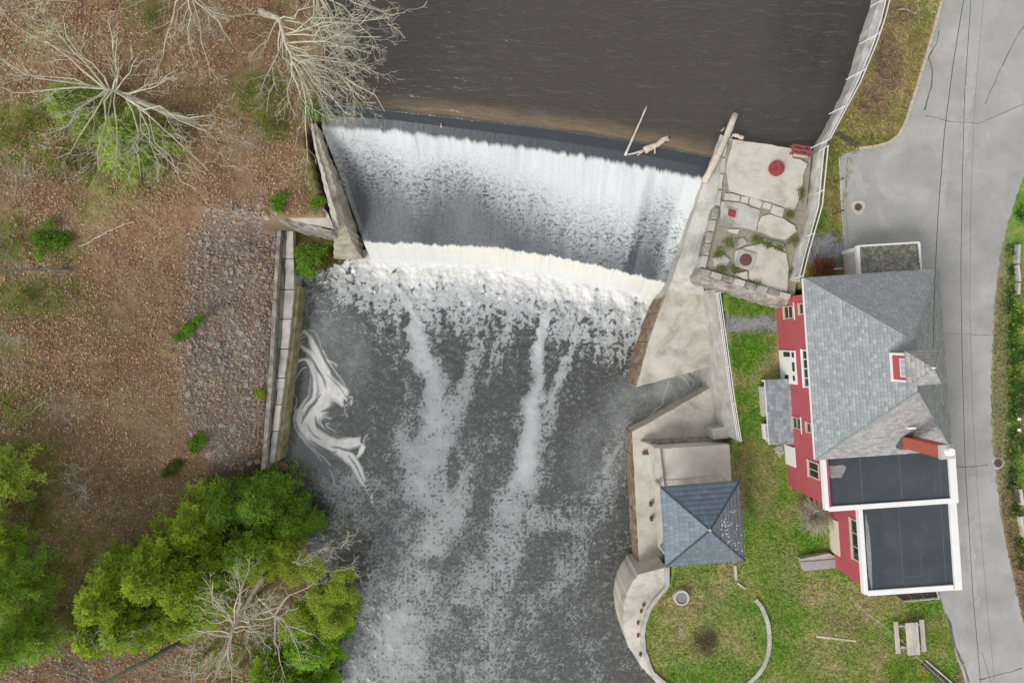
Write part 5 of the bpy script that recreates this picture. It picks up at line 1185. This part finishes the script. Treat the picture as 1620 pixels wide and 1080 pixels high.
def bare_tree(label, trunk, limbs, seed, r0=.17, mat=BARK, group=None, spread=.9, kids=(6, 9)):
    """trunk: list of (px, py, z); limbs: (fraction up the trunk, (px, py, z), radius)"""
    r = random.Random(seed); pts = [P(*p) for p in trunk]; t = thing('bare_tree', label, 'tree', pts[0], group=group)
    n = 14; s = np.linspace(0, len(pts) - 1, n); tp = [np.array([np.interp(x, range(len(pts)), [p[k] for p in pts]) for k in range(3)]) + np.array([r.gauss(0, .04), r.gauss(0, .04), 0])*(x > 0) for x in s]
    rad = [r0*(1 - .72*i/(n - 1)) for i in range(n)]
    MB().tube(tp, rad, 8).mk('trunk', mat, t, smooth=True)
    m = MB()
    for f, e_, rd_ in limbs:
        i = min(n - 2, int(f*(n - 1))); g = f*(n - 1) - i; a = tp[i]*(1 - g) + tp[i + 1]*g
        branch(m, a, P(*e_), rd_, .012, 0, r, spread, kids)
    m.mk('crown', mat, t, smooth=True)
    return t
def fan(c, rad, z, n, seed, f0=.45, f1=1.0, r_=(.03, .06), a0=0, a1=360, jit=.3):
    r = random.Random(seed); out = []
    for i in range(n):
        an = R(a0 + (a1 - a0)*(i + r.uniform(-.4, .4))/n); rr_ = rad*r.uniform(1 - jit, 1 + jit*.4)
        out.append((f0 + (f1 - f0)*r.random(), (c[0] + rr_*math.cos(an), c[1] + rr_*math.sin(an), z + r.uniform(-1.5, 1.5)), r.uniform(*r_)))
    return out
# the spreading bare tree on the upper left bank
z0 = ground_z(305, 192)
L1 = [(.62, (250, 290, 8), .05), (.7, (235, 285, 8.4), .045), (.75, (335, 272, 8), .045), (.6, (300, 262, 7.5), .04), (.55, (365, 188, 7), .06), (.8, (345, 225, 8), .045), (.85, (160, 270, 8.6), .055), (.9, (85, 240, 9), .05), (.95, (60, 205, 9.4), .045), (1, (20, 150, 9.6), .06), (.95, (15, 95, 9.8), .055),
      (1, (5, 45, 10), .055), (.95, (70, 32, 10), .045), (.9, (105, 20, 10), .05), (.85, (185, 60, 9.6), .05), (.8, (215, 90, 9), .04), (.8, (165, 30, 10), .04), (.75, (270, 120, 8.6), .05), (.7, (290, 110, 8), .035), (.9, (30, 120, 9.6), .04), (.85, (130, 300, 8), .03), (.8, (200, 262, 8), .04), (.9, (110, 180, 9), .04), (.65, (315, 285, 7.5), .035)]
bare_tree('spreading bare grey tree whose crown fills the upper left bank', [(306, 194, z0), (268, 180, 4.2), (225, 162, 6.2), (185, 145, 7.6), (165, 140, 8.2)], L1, 21, .2, spread=.8)
# the leaning bare tree at the top, fanned out over the shore
z0 = ground_z(430, 22)
L2 = [(.95, (600, 190, 6.5), .055), (.9, (560, 192, 6), .045), (.95, (590, 125, 7), .05), (.8, (600, 60, 8), .055), (.7, (585, 12, 8.5), .05), (.85, (530, 195, 6), .045), (1, (500, 200, 5.8), .045), (.9, (545, 150, 6.5), .045), (.8, (575, 100, 7), .05), (.7, (560, 45, 8), .045), (1, (480, 250, 5), .05), (.95, (470, 190, 6), .045), (.6, (420, 150, 6), .05), (.65, (425, 180, 5.5), .035),
      (.9, (510, 130, 7), .045), (.85, (490, 165, 6.5), .04), (.95, (520, 170, 6), .04), (.9, (570, 165, 6.3), .04), (1, (540, 195, 5.8), .035), (.8, (500, 90, 7.5), .04), (.7, (475, 140, 6.8), .04), (.75, (455, 110, 6.5), .035), (.6, (610, 30, 9), .04), (.5, (500, 5, 9), .05), (.5, (395, 95, 5.5), .035), (.4, (330, 15, 7), .04), (.5, (590, 90, 7.4), .04), (.95, (555, 178, 6), .035), (.9, (525, 110, 7), .04), (.85, (580, 145, 6.6), .035)]
bare_tree('leaning bare tree fanning its pale branches out over the pond corner', [(412, 18, z0), (428, 24, 4), (440, 28, 5.6), (452, 62, 6.4), (462, 95, 6.8)], L2, 33, .19, spread=.7, kids=(6, 9))
bare_tree('bare tree at the top edge reaching its long limbs right over the pond', [(478, -40, 1.9), (492, -28, 4), (500, -15, 6)], [(.9, (602, 62, 6.5), .06), (1, (596, 118, 6), .055), (.95, (575, 128, 6), .05), (.9, (612, 22, 7), .05), (.8, (560, 150, 5.5), .05), (1, (545, 110, 6), .045), (.9, (520, 60, 6.5), .045), (.9, (640, 18, 7.5), .045), (.7, (535, 180, 5), .04), (1, (585, 80, 6), .04), (.8, (500, 150, 5.5), .045), (1, (600, 5, 7.5), .045), (.85, (480, 120, 5.5), .04), (.9, (565, 60, 6.8), .04)], 35, .17, spread=.7)
for i_, (x_, y_, h_, lb_) in enumerate([(345, 62, 3.2, 'thin twiggy sapling in the leaves near the top'), (70, 290, 3.0, 'thin twiggy sapling below the spreading bare tree'), (40, 545, 3.5, 'thin twiggy sapling on the left edge beside the clearing'), (130, 640, 2.6, 'thin twiggy sapling in the leaf clearing'), (400, 240, 2.8, 'thin twiggy sapling on the bank left of the spillway'), (20, 330, 3.5, 'thin twiggy sapling on the left edge below the bare crown'), (150, 760, 2.8, 'thin twiggy sapling above the lower left thicket')]):
    gz_ = ground_z(x_, y_); dx_, dy_ = (x_ - 810)*.03, (y_ - 540)*.03
    bare_tree(lb_, [(x_, y_, gz_), (x_ + dx_*h_*.3, y_ + dy_*h_*.3, gz_ + h_*.5), (x_ + dx_*h_*.7, y_ + dy_*h_*.7, gz_ + h_)], fan((x_ + dx_*h_*.7, y_ + dy_*h_*.7), 34, gz_ + h_*.9, 9, 80 + i_, .2, 1, (.008, .014)), 90 + i_, .025, surf('grey_twig', [(.28, .26, .22), (.40, .37, .31)], 3, .9), 'twiggy saplings')
bare_tree('thin bare tree at the top edge with branches hanging down the picture', [(300, -60, 2.5), (305, -40, 6), (300, -15, 9)], [(.9, (252, 105, 8.5), .05), (.95, (308, 95, 8), .045), (.8, (330, 120, 7.5), .04), (.9, (368, 75, 7.5), .04), (1, (265, 60, 9), .03), (.8, (200, 15, 9), .035), (.9, (215, -20, 9), .03), (1, (345, 30, 8.5), .03)], 44, .15)
bare_tree('bare sapling in the upper left corner of the wood', [(60, 30, ground_z(60, 30)), (30, 15, 5), (5, 5, 7)], fan((20, 20), 110, 8, 9, 45, r_=(.018, .03)), 46, .08)
bare_tree('bare grey tree lying across the left edge above the moss', [(112, 428, ground_z(112, 428)), (60, 426, 3.2), (-10, 428, 5.6)], [(.6, (10, 400, 5), .03), (.5, (110, 400, 4), .02), (.7, (20, 455, 5), .025), (.9, (-20, 380, 6), .02), (.3, (105, 440, 3), .02), (.8, (-10, 345, 6), .02)], 47, .09, surf('grey_bark', [(.20, .19, .17), (.3, .29, .26)], 3, .9))
z0 = ground_z(424, 900)
bare_tree('bare pale tree standing among the green trees at the lower left', [(424, 902, z0), (408, 925, 2.5), (385, 962, 5), (372, 985, 6.5), (362, 1020, 8)], fan((372, 985), 78, 7.5, 15, 48, r_=(.03, .05)) + [(.7, (393, 880, 6), .04), (.6, (330, 950, 6.5), .04), (.8, (318, 915, 7), .04), (.85, (420, 1005, 7), .045), (1, (330, 1080, 9), .05), (.9, (310, 1000, 8), .04), (1, (370, 1090, 9), .05)], 49, .13)
z0 = ground_z(412, 952)
bare_tree('crooked bare tree with long drooping limbs over the river trees', [(408, 940, z0), (424, 962, 3.4), (437, 975, 5.4)], [(.9, (500, 918, 6), .06), (1, (450, 1075, 7), .055), (1, (480, 1055, 7), .05), (.95, (498, 1010, 6.5), .045), (.9, (470, 960, 6), .04), (.8, (430, 1040, 6.5), .03), (1, (440, 1030, 6.5), .035)], 50, .12, kids=(3, 5))
bare_tree('bare dark tree leaning out of the bottom left edge', [(285, 1018, ground_z(285, 1018)), (220, 1050, 4.5), (165, 1078, 8), (130, 1100, 10)], [(.6, (140, 1005, 8), .045), (.7, (225, 1000, 7), .03), (.5, (290, 1055, 6), .03), (.7, (60, 1045, 9), .045), (.9, (10, 1060, 10), .045), (.8, (110, 1025, 9), .04), (.4, (250, 1085, 5), .03), (.9, (240, 1100, 9), .03)], 51, .16, surf('mossy_bark', [(.17, .17, .14), (.28, .28, .24)], 3, .9))
bare_tree('bare tree stump with upright twigs on the bottom edge', [(325, 1035, ground_z(325, 1035)), (312, 1062, 4), (300, 1092, 7)], fan((305, 1070), 50, 7, 8, 53, r_=(.02, .03)), 54, .12)
bare_tree('slim bare sapling beside the light green willow', [(455, 880, ground_z(455, 880)), (470, 890, 2), (478, 893, 4)], [(.8, (545, 855, 5), .03), (.9, (510, 862, 5), .025), (.7, (475, 868, 4), .02), (.9, (560, 910, 5), .02)], 55, .06)

def conifer(label, px, py, zb, h, rad, seed, pal, dens=1.0, group=None, tip=None, droop=.12, name='evergreen_tree', lean=(0, 0)):
    """whorled branches carrying flat sprays of needles"""
    g = np.random.default_rng(seed); b = P(px, py, zb); t = thing(name, label, 'tree', b, group=group)
    top = b + [lean[0], lean[1], h]
    MB().tube([b - [0, 0, .2], (b + top)/2, top], [.05 + h*.016, .035 + h*.008, .02], 7).mk('trunk', BARKD, t)
    nb = int(40*dens*h**.5*1.6); cen = []; U = []; W = []; col = []; tw = MB(); pal = np.array(pal)*[4.1, 3.2, 2.0]; tip = None if tip is None else np.array(tip)*1.35
    lob = g.uniform(.7, 1.2, 9)
    for i in range(nb):
        f = .12 + .88*((i + g.random())/nb)**.9; az = i*2.399 + g.uniform(-.4, .4)
        L = rad*(1 - f)**.62*g.uniform(.72, 1.12)*np.interp((az % 6.283)/6.283*8, range(9), lob) + .18
        a = b + (top - b)*f; d = np.array([math.cos(az), math.sin(az), g.uniform(-.05, .25)]); d /= np.linalg.norm(d)
        if i % 2 == 0: tw.tube([a, a + d*L*.9 - [0, 0, droop*L*.7]], [.02, .006], 3, False)
        ns = max(5, int(L/.10)); bc = pal[g.integers(len(pal))]*g.uniform(.75, 1.2)
        s = np.repeat((np.arange(ns) + g.random(ns))/ns, 2); side = np.tile([1., -1.], ns); n = len(s)
        base = a + d*(s*L)[:, None]; base[:, 2] -= droop*L*s**2
        an = side*g.uniform(.5, 1.15, n); ca, sa = np.cos(an), np.sin(an)
        ld = np.stack([d[0]*ca - d[1]*sa, d[0]*sa + d[1]*ca, g.uniform(-.3, .25, n)], 1)
        ll = (.10 + .34*L**.5*(1 - .62*s))*g.uniform(.6, 1.2, n)
        for q in (.18, .5, .85):
            m_ = 2
            for _ in range(m_):
                c = base + ld*(ll*q)[:, None] + g.normal(0, .035, (n, 3))
                dr = ld + g.normal(0, .38, (n, 3)); dr /= np.linalg.norm(dr, axis=1, keepdims=True)
                w = np.cross(dr, np.array([0, 0, 1.]) + g.normal(0, .45, (n, 3))); w /= np.linalg.norm(w, axis=1, keepdims=True) + 1e-9
                cen.append(c); U.append(dr*g.uniform(.05, .105, (n, 1))); W.append(w*g.uniform(.018, .036, (n, 1)))
                cc = bc*g.uniform(.7, 1.3, (n, 1))
                if tip is not None: k_ = (np.clip(.25*q + .45*s - .1, 0, 1)*g.random(n))[:, None]; cc = cc*(1 - k_) + np.array(tip)*k_
                col.append(cc)
    tw.mk('branches', BARKD, t)
    rhombi('crown', np.concatenate(cen), np.concatenate(U), np.concatenate(W), np.concatenate(col), LEAF, t)
    return t
EV = [(.065, .125, .016), (.08, .15, .02), (.10, .17, .022), (.05, .10, .018)]; EVB = [(.055, .13, .022), (.05, .115, .022), (.07, .15, .026)]; TIP = (.25, .32, .04)
low = lambda x, y: ground_z(x, y)
ev = [('dark evergreen tree nearest the lower end of the retaining wall', 437, 778, 5.0, 2.5, EVB, 1.3, (.10, .20, .04)), ('round evergreen tree left of the retaining wall end', 385, 790, 4.6, 2.2, EVB, 1.1, (.10, .19, .04)), ('tall evergreen tree at the top of the lower left thicket', 345, 815, 5.2, 2.4, EV, 1.1, TIP),
      ('broad evergreen tree in the middle of the lower left thicket', 300, 870, 6.5, 2.9, EV, 1.25, TIP), ('pointed evergreen tree on the left side of the lower left thicket', 235, 905, 6.2, 2.6, EV, 1.2, TIP), ('yellowish evergreen tree at the bottom of the lower left thicket', 255, 950, 5.4, 2.4, EV, 1.1, (.27, .31, .04)),
      ('full evergreen tree in the heart of the lower left thicket', 355, 890, 6.4, 2.9, EV, 1.25, TIP), ('young yellow-green evergreen on the lower left edge of the thicket', 195, 975, 4.0, 1.9, EV, 1.0, (.27, .31, .04)), ('evergreen tree right of the thicket centre under bare branches', 420, 850, 5.2, 2.4, EVB, 1.1, TIP), ('evergreen tree near the bottom among bare trunks', 330, 945, 4.6, 2.2, EV, 1.1, TIP),
      ('dark tall evergreen on the left edge of the lower wood', 62, 905, 5.6, 2.1, EVB, .9, TIP), ('evergreen on the left edge below the mossy slope', 22, 845, 4.4, 1.8, EV, .8, TIP), ('evergreen in the bottom left corner', 70, 985, 5.0, 2.0, EVB, .8, TIP), ('broad bushy evergreen over the water at the bottom', 505, 1000, 3.8, 2.5, [(.075, .17, .02), (.06, .145, .022)], 1.3, (.16, .25, .03)), ('small evergreen at the bottom edge left of the river', 445, 1050, 3.6, 2.0, [(.075, .15, .02), (.06, .125, .02)], 1.1, (.16, .24, .03)),
      ('bushy evergreen at the bottom edge overhanging the river', 500, 1065, 3.4, 2.1, [(.07, .16, .02), (.06, .14, .022)], 1.2, (.16, .25, .03)), ('young bright evergreen at the waterline below the willow', 530, 965, 2.8, 1.6, [(.08, .17, .02), (.07, .15, .022)], 1.2, (.2, .28, .03)), ('dark evergreen sapling by the water under the willow', 475, 815, 3.8, 1.9, EVB, 1.1, (.10, .2, .04)), ('pale green young pine under the spreading bare tree', 225, 240, 3.2, 2.3, [(.09, .15, .05), (.105, .17, .05)], .9, (.14, .24, .08)), ('second pale green pine under the spreading bare tree, nearer the left', 150, 185, 3.4, 1.9, [(.10, .155, .06), (.085, .14, .05)], .8, (.14, .22, .08)), ('light green sapling on the left edge above the leaf clearing', 20, 745, 3.4, 2.2, [(.12, .19, .04), (.10, .165, .035)], .8, (.18, .27, .06))]
for i, (lb, x, y, h, rad, pal, dn, tip) in enumerate(ev):
    zb = low(x, y); conifer(lb, x, y, max(zb, -4.1), h, rad, 300 + i, pal, dn, 'evergreens on the left bank', tip)

def leafy(name, label, cat, px, py, blobs_, n, pal, seed, leaf=(.035, .07), stem=True, group=None, zb=None, part='foliage', flat=1.0, gap=.35):
    """blobs_: (dx, dy, z, r) in metres round the base; leaves spread through each in small clusters"""
    g = np.random.default_rng(seed); b = G(px, py) if zb is None else P(px, py, zb); t = thing(name, label, cat, b, group=group)
    if stem:
        m = MB()
        for dx, dy, z, r_ in blobs_: m.tube([b, b + [dx*.5, dy*.5, z*.6], b + [dx, dy, z]], [.02 + .012*r_, .018, .008], 4, False)
        m.mk('stem', BARKD, t)
    tot = sum(q[3]**2 for q in blobs_); cen = []
    for dx, dy, z, r_ in blobs_:
        k = int(n*r_**2/tot); nc = max(4, int(k/26)); cc = g.normal(size=(nc, 3)); cc /= np.linalg.norm(cc, axis=1, keepdims=True); cc *= (g.random((nc, 1))**.42)*r_*[1, 1, .75*flat]
        pt = cc[g.integers(0, nc, k)] + g.normal(0, .09 + .05*r_, (k, 3))*[1, 1, .7]; cen.append(pt + [dx, dy, z] + b)
    cen = np.concatenate(cen); k = len(cen); U = g.normal(size=(k, 3)); U[:, 2] *= .5; U /= np.linalg.norm(U, axis=1, keepdims=True)
    W = np.cross(U, g.normal(0, .6, (k, 3)) + [0, 0, 1]); W /= np.linalg.norm(W, axis=1, keepdims=True) + 1e-9
    col = np.array(pal)[g.integers(0, len(pal), k)]*g.uniform(.7, 1.3, (k, 1))
    rhombi(part, cen, U*g.uniform(*leaf, (k, 1)), W*g.uniform(*leaf, (k, 1))*.55, col, LEAF, t)
    return t
LG = [(.32, .42, .045), (.37, .46, .055), (.26, .36, .035), (.42, .48, .08)]; MG = [(.17, .31, .03), (.20, .36, .045), (.14, .26, .025)]
WB = [(random.Random(i*7).gauss(.9, 1.25), random.Random(i*7 + 1).gauss(.15, 1.25), random.Random(i*7 + 2).uniform(2.2, 3.8), random.Random(i*7 + 3).uniform(.35, .75)) for i in range(26)]
leafy('willow_tree', 'light yellow-green willow leaning over the river at the lower left', 'tree', 508, 925, WB, 34000, LG, 71, (.03, .065), zb=-3.6)
leafy('willow_tree', 'thin yellow-green willow between the evergreens and the river', 'tree', 440, 870, [(0, 0, 3.6, 1.0), (1.0, .9, 3.2, .9), (-.6, .6, 3.4, .7), (1.4, 0, 3.0, .7)], 8000, LG, 72, (.03, .06), zb=-3.4)
for i, (x, y, r_, lb) in enumerate([(296, 525, .62, 'bright green bush alone beside the stones'), (320, 695, .48, 'bright green bush at the lower end of the stones'), (275, 738, .5, 'olive bush in the leaf litter above the thicket'), (88, 385, .9, 'flat green bush on the mossy slope near the left edge'), (412, 622, .22, 'small yellow-green tuft by the retaining wall kerb'), (505, 395, .5, 'mid green shrub under the dam wall'), (470, 395, .5, 'dark mossy shrub under the cross wall'), (520, 410, .5, 'brownish green scrub at the foot of the dam wall'), (444, 322, .35, 'green tuft on the bank above the deck'), (505, 322, .3, 'green tuft against the spillway wall'), (500, 180, .55, 'dark green shrub at the pond corner of the dam'), (1372, 8, .45, 'green shrub on the pond side of the curving wall')]):
    pal = {2: [(.14, .17, .03), (.11, .14, .03)], 4: LG, 6: [(.07, .11, .015), (.05, .09, .015)], 7: [(.14, .10, .04), (.10, .13, .03), (.17, .13, .06)]}.get(i, MG)
    leafy('bush', lb, 'bush', x, y, [(random.Random(i*31 + k).gauss(0, .55*r_), random.Random(i*37 + k).gauss(0, .5*r_), r_*random.Random(i*41 + k).uniform(.2, .8), r_*random.Random(i*43 + k).uniform(.22, .5)) for k in range(9)], int(4600*r_ + 400), pal, 400 + i, (.03, .06), zb=-3.5 if i in (5, 6, 7) else None)
leafy('bush', 'large bright green shrub spilling over the soil wedge toward the pool', 'bush', 488, 418, [(0, 0, .7, .6), (.5, .3, .6, .5), (-.3, .6, .7, .5), (.2, -.5, .5, .5), (-.3, -.3, .6, .45), (.9, .7, .4, .4), (.3, .9, .6, .4)], 7000, [(.20, .36, .04), (.25, .42, .06), (.15, .29, .03)], 429, (.03, .06), zb=-3.3)
for i, (x, y, r_, lb) in enumerate([(45, 195, 1.5, 'low budding shrub on the left edge beside the bare tree crown'), (110, 255, 1.2, 'low budding shrub under the lower left of the bare crown'), (405, 150, 1.3, 'low budding shrub between the two big bare trees'), (442, 205, .9, 'low budding shrub left of the dam corner'), (30, 385, 1.2, 'low budding shrub on the left edge above the fallen grey tree'), (55, 470, 1.5, 'low budding shrub on the left edge below the fallen grey tree'), (30, 650, 1.2, 'low budding shrub on the left edge beside the leaf clearing'), (60, 800, 1.4, 'low budding shrub above the left edge evergreens'), (20, 1010, 1.5, 'low budding shrub in the bottom left corner'), (120, 1000, 1.2, 'low budding shrub between the corner evergreens and the thicket'), (400, 1040, 1.5, 'low budding shrub at the bottom among bare trunks'), (240, 30, .9, 'low budding shrub at the top edge')]):
    leafy('budding_shrub', lb, 'shrub', x, y, [(random.Random(i*51 + k).gauss(0, .6*r_), random.Random(i*57 + k).gauss(0, .45*r_), random.Random(i*61 + k).uniform(.2, .8), r_*random.Random(i*63 + k).uniform(.25, .5)) for k in range(10)], int(1500*r_), [(.20, .26, .04), (.26, .30, .06), (.16, .22, .035), (.23, .22, .07)], 800 + i, (.025, .05), group='low budding shrubs on the bank')
leafy('bush', 'rust-red leafless bush squeezed between railing and house', 'bush', 1292, 424, [(0, 0, .5, .6), (.4, .1, .4, .45)], 3000, [(.20, .08, .04), (.15, .06, .035), (.26, .12, .06)], 430, (.02, .05))
leafy('bush', 'sparse brown rose bush in the middle of the round lawn', 'bush', 1113, 1014, [(0, 0, .35, .7)], 1500, [(.14, .09, .06), (.10, .08, .04), (.18, .12, .08), (.11, .13, .03)], 431, (.02, .045), gap=.6)
# dry ornamental grass by the house
g = np.random.default_rng(9); b = G(1283, 812); t = thing('ornamental_grass', 'clump of dry feathery grey-brown grass by the house corner', 'plant', b)
m = MB()
for k_ in range(620):
    an = g.uniform(0, 6.283); l = g.uniform(.6, 1.6); o_ = g.normal(0, .14, 2); dx, dy = math.cos(an)*l*.75, math.sin(an)*l*.75
    if k_ < 60: dx, dy = -abs(dx)*1.1 - .3, .35 + .25*g.random()
    p0 = b + [o_[0], o_[1], 0]; m.tube([p0, p0 + [dx*.45, dy*.45, l*.6], p0 + [dx, dy, l*.5]], [.012, .01, .006], 3, False)
m.mk('blades', surf('straw_blade', [(.36, .33, .26), (.50, .46, .37)], 4, .9), t); MB().cyl(b, .22, b[2] - .1, b[2] + .08, 10, .12).mk('crown_base', WOODD, t)
# weeds between the slabs
for i, (x, y, r_, lb) in enumerate([(1153, 384, .30, 'weed patch left of the square lid base'), (1196, 379, .28, 'bright weed tuft between slabs, middle of platform'), (1135, 400, .25, 'weeds beside the left coping stones'), (1160, 425, .22, 'weed tuft below the round brown lid'), (1140, 425, .22, 'weed tuft at the lower left platform corner'), (1195, 449, .18, 'small weed tuft on the lower platform edge'), (1230, 391, .22, 'strip of weeds across the lower slab joint'), (1253, 382, .28, 'weeds at the right end of the broken slab'), (1264, 306, .22, 'weed tuft on the right edge of the large slab'), (1248, 338, .2, 'weeds right of the small broken blocks'), (1212, 386, .18, 'low weeds along the joint, upper middle'), (1253, 430, .2, 'weeds between lower slab and pond wall')]):
    leafy('weed_tuft', lb, 'weed', x, y, [(0, 0, .08, r_), (r_*.8, -.1, .07, r_*.7)], 420, [(.12, .19, .03), (.16, .23, .05), (.2, .2, .06)], 500 + i, (.02, .045), False, 'weeds on the intake platform', 2.2, 'leaves')
# garden bed on the right edge
for i, (y, x) in enumerate([(398, 1600), (430, 1600), (462, 1598), (485, 1596), (520, 1598), (545, 1600), (572, 1601), (600, 1602), (628, 1602), (655, 1601), (688, 1600), (715, 1599), (745, 1601), (765, 1599), (806, 1606), (860, 1612), (890, 1616), (340, 1614), (505, 1612), (560, 1615), (612, 1616), (640, 1617), (700, 1615)]):
    g = np.random.default_rng(700 + i); b = G(x, y); t = thing('daffodil_clump', 'green daffodil clump in the right garden border, number %d' % 0 if False else 'clump of green daffodil leaves in the border along the right edge', 'plant', b, group='daffodil clumps in the border')
    k_ = 130; az = g.uniform(0, 6.283, k_); d = np.stack([np.cos(az)*.7, np.sin(az)*.7, g.uniform(.4, 1.1, k_)], 1); d /= np.linalg.norm(d, axis=1, keepdims=True); U = d*g.uniform(.10, .19, (k_, 1)); o_ = g.normal(0, .22, (k_, 3))*[.8, 1.2, 0]
    rhombi('leaves', b + o_ + U, U, perp(d)*.02, np.array([(.055, .14, .035)])*g.uniform(.6, 1.5, (k_, 1)), LEAF, t)
    kf = 7; c = b + g.normal(0, .2, (kf, 3))*[1, 1.3, 0] + [0, 0, .34]; fo = rhombi('flowers', c, rvec(kf, .1)*.04, perp(rvec(kf, .1))*.035, np.array([(.75, .62, .03)])*np.ones((kf, 1)), LEAF, t); fo['kind'] = 'stuff'
# yellow dandelions in the lawn
n = 260; px = rng.uniform(1170, 1480, n); py = rng.uniform(480, 980, n)
for cx, cy in ((1195, 640), (1200, 655), (1193, 600), (1208, 630), (1262, 862), (1265, 878), (1230, 815), (1188, 560)): px = np.append(px, rng.normal(cx, 5, 9)); py = np.append(py, rng.normal(cy, 6, 9))
g_ = Gv(px, py); okk = on_lawn(px, py, g_, ground_colour(g_[:, 0], g_[:, 1])) & ((np.arange(len(px)) >= 260) | (rng.random(len(px)) < .25)); g_ = g_[okk]; n = len(g_)
tag(rhombi('dandelions', g_ + [0, 0, .13], rvec(n, 0)*.035, np.cross(rvec(n, 0), [0, 0, 1.])*.035, np.tile((.72, .62, .04), (n, 1)), LEAF), 'scattered yellow dandelion heads in the lawn', kind='stuff')
for i, (p, q, w, h, m_, nm, lb) in enumerate([((1606, 388), (1604, 418), .16, .35, CONCG, 'border_stone', 'grey edging stone at the top of the right garden border'), ((1604, 420), (1607, 446), .12, .35, WOODG, 'border_board', 'upper pale board edging the right garden border'), ((1607, 448), (1606, 466), .14, .3, CONC, 'border_stone', 'short pale edging stone below the upper border board'),
        ((1600, 766), (1607, 794), .16, .25, WOODD, 'border_log', 'dark log edging the right garden border near the manhole'), ((1609, 772), (1613, 797), .14, .3, WOODG, 'border_board', 'pale board beside the dark border log'), ((1609, 815), (1616, 847), .14, .3, WOODG, 'border_board', 'lowest pale board edging the right garden border'), ((1615, 815), (1622, 845), .3, .2, CONCG, 'border_slab', 'grey slab on the right edge behind the lowest border board')]):
    plank(nm, p, q, w, h, m_, lb, 'edging')
for i, (x, y) in enumerate([(1607, 662), (1607, 679)]):
    c = G(x, y); t = thing('garden_marker', 'small white garden marker, %s of two on the border' % ('upper' if i == 0 else 'lower'), 'marker', c); MB().box(c[0] - .09, c[0] + .09, c[1] - .07, c[1] + .07, c[2] + .25, c[2] + .28).mk('plate', WHITE, t); MB().tube([c, c + [0, 0, .25]], .015, 5).mk('stake', WOODG, t)
for pl, rd_, lb in [([(128, 391), (160, 372), (185, 360), (212, 350)], .04, 'pale fallen branch in the leaves above the stones'), ([(46, 655), (70, 635), (78, 618), (93, 605)], .022, 'thin crooked fallen branch near the left edge'), ([(1420, 16), (1436, 17), (1442, 24), (1452, 20), (1476, 2)], .03, 'pale crooked fallen branch on the dry verge')]:
    q = [G(*p, .06) for p in pl]; s = np.linspace(0, len(q) - 1, 14); r = random.Random(int(rd_*1000)); pts = [np.array([np.interp(x, range(len(q)), [a[k] for a in q]) for k in range(3)]) + [r.gauss(0, .04), r.gauss(0, .04), .02] for x in s]
    t = thing('fallen_branch', lb, 'branch', pts[0]); MB().tube(pts, [rd_*(1 - .5*i/13) for i in range(14)], 5).mk('stem', BARK, t); m = MB()
    for k_ in (4, 7, 10): m.tube([pts[k_], pts[k_] + np.array([r.gauss(0, .3), r.gauss(0, .3), .05])], [rd_*.5, .006], 4)
    m.mk('twigs', BARK, t)
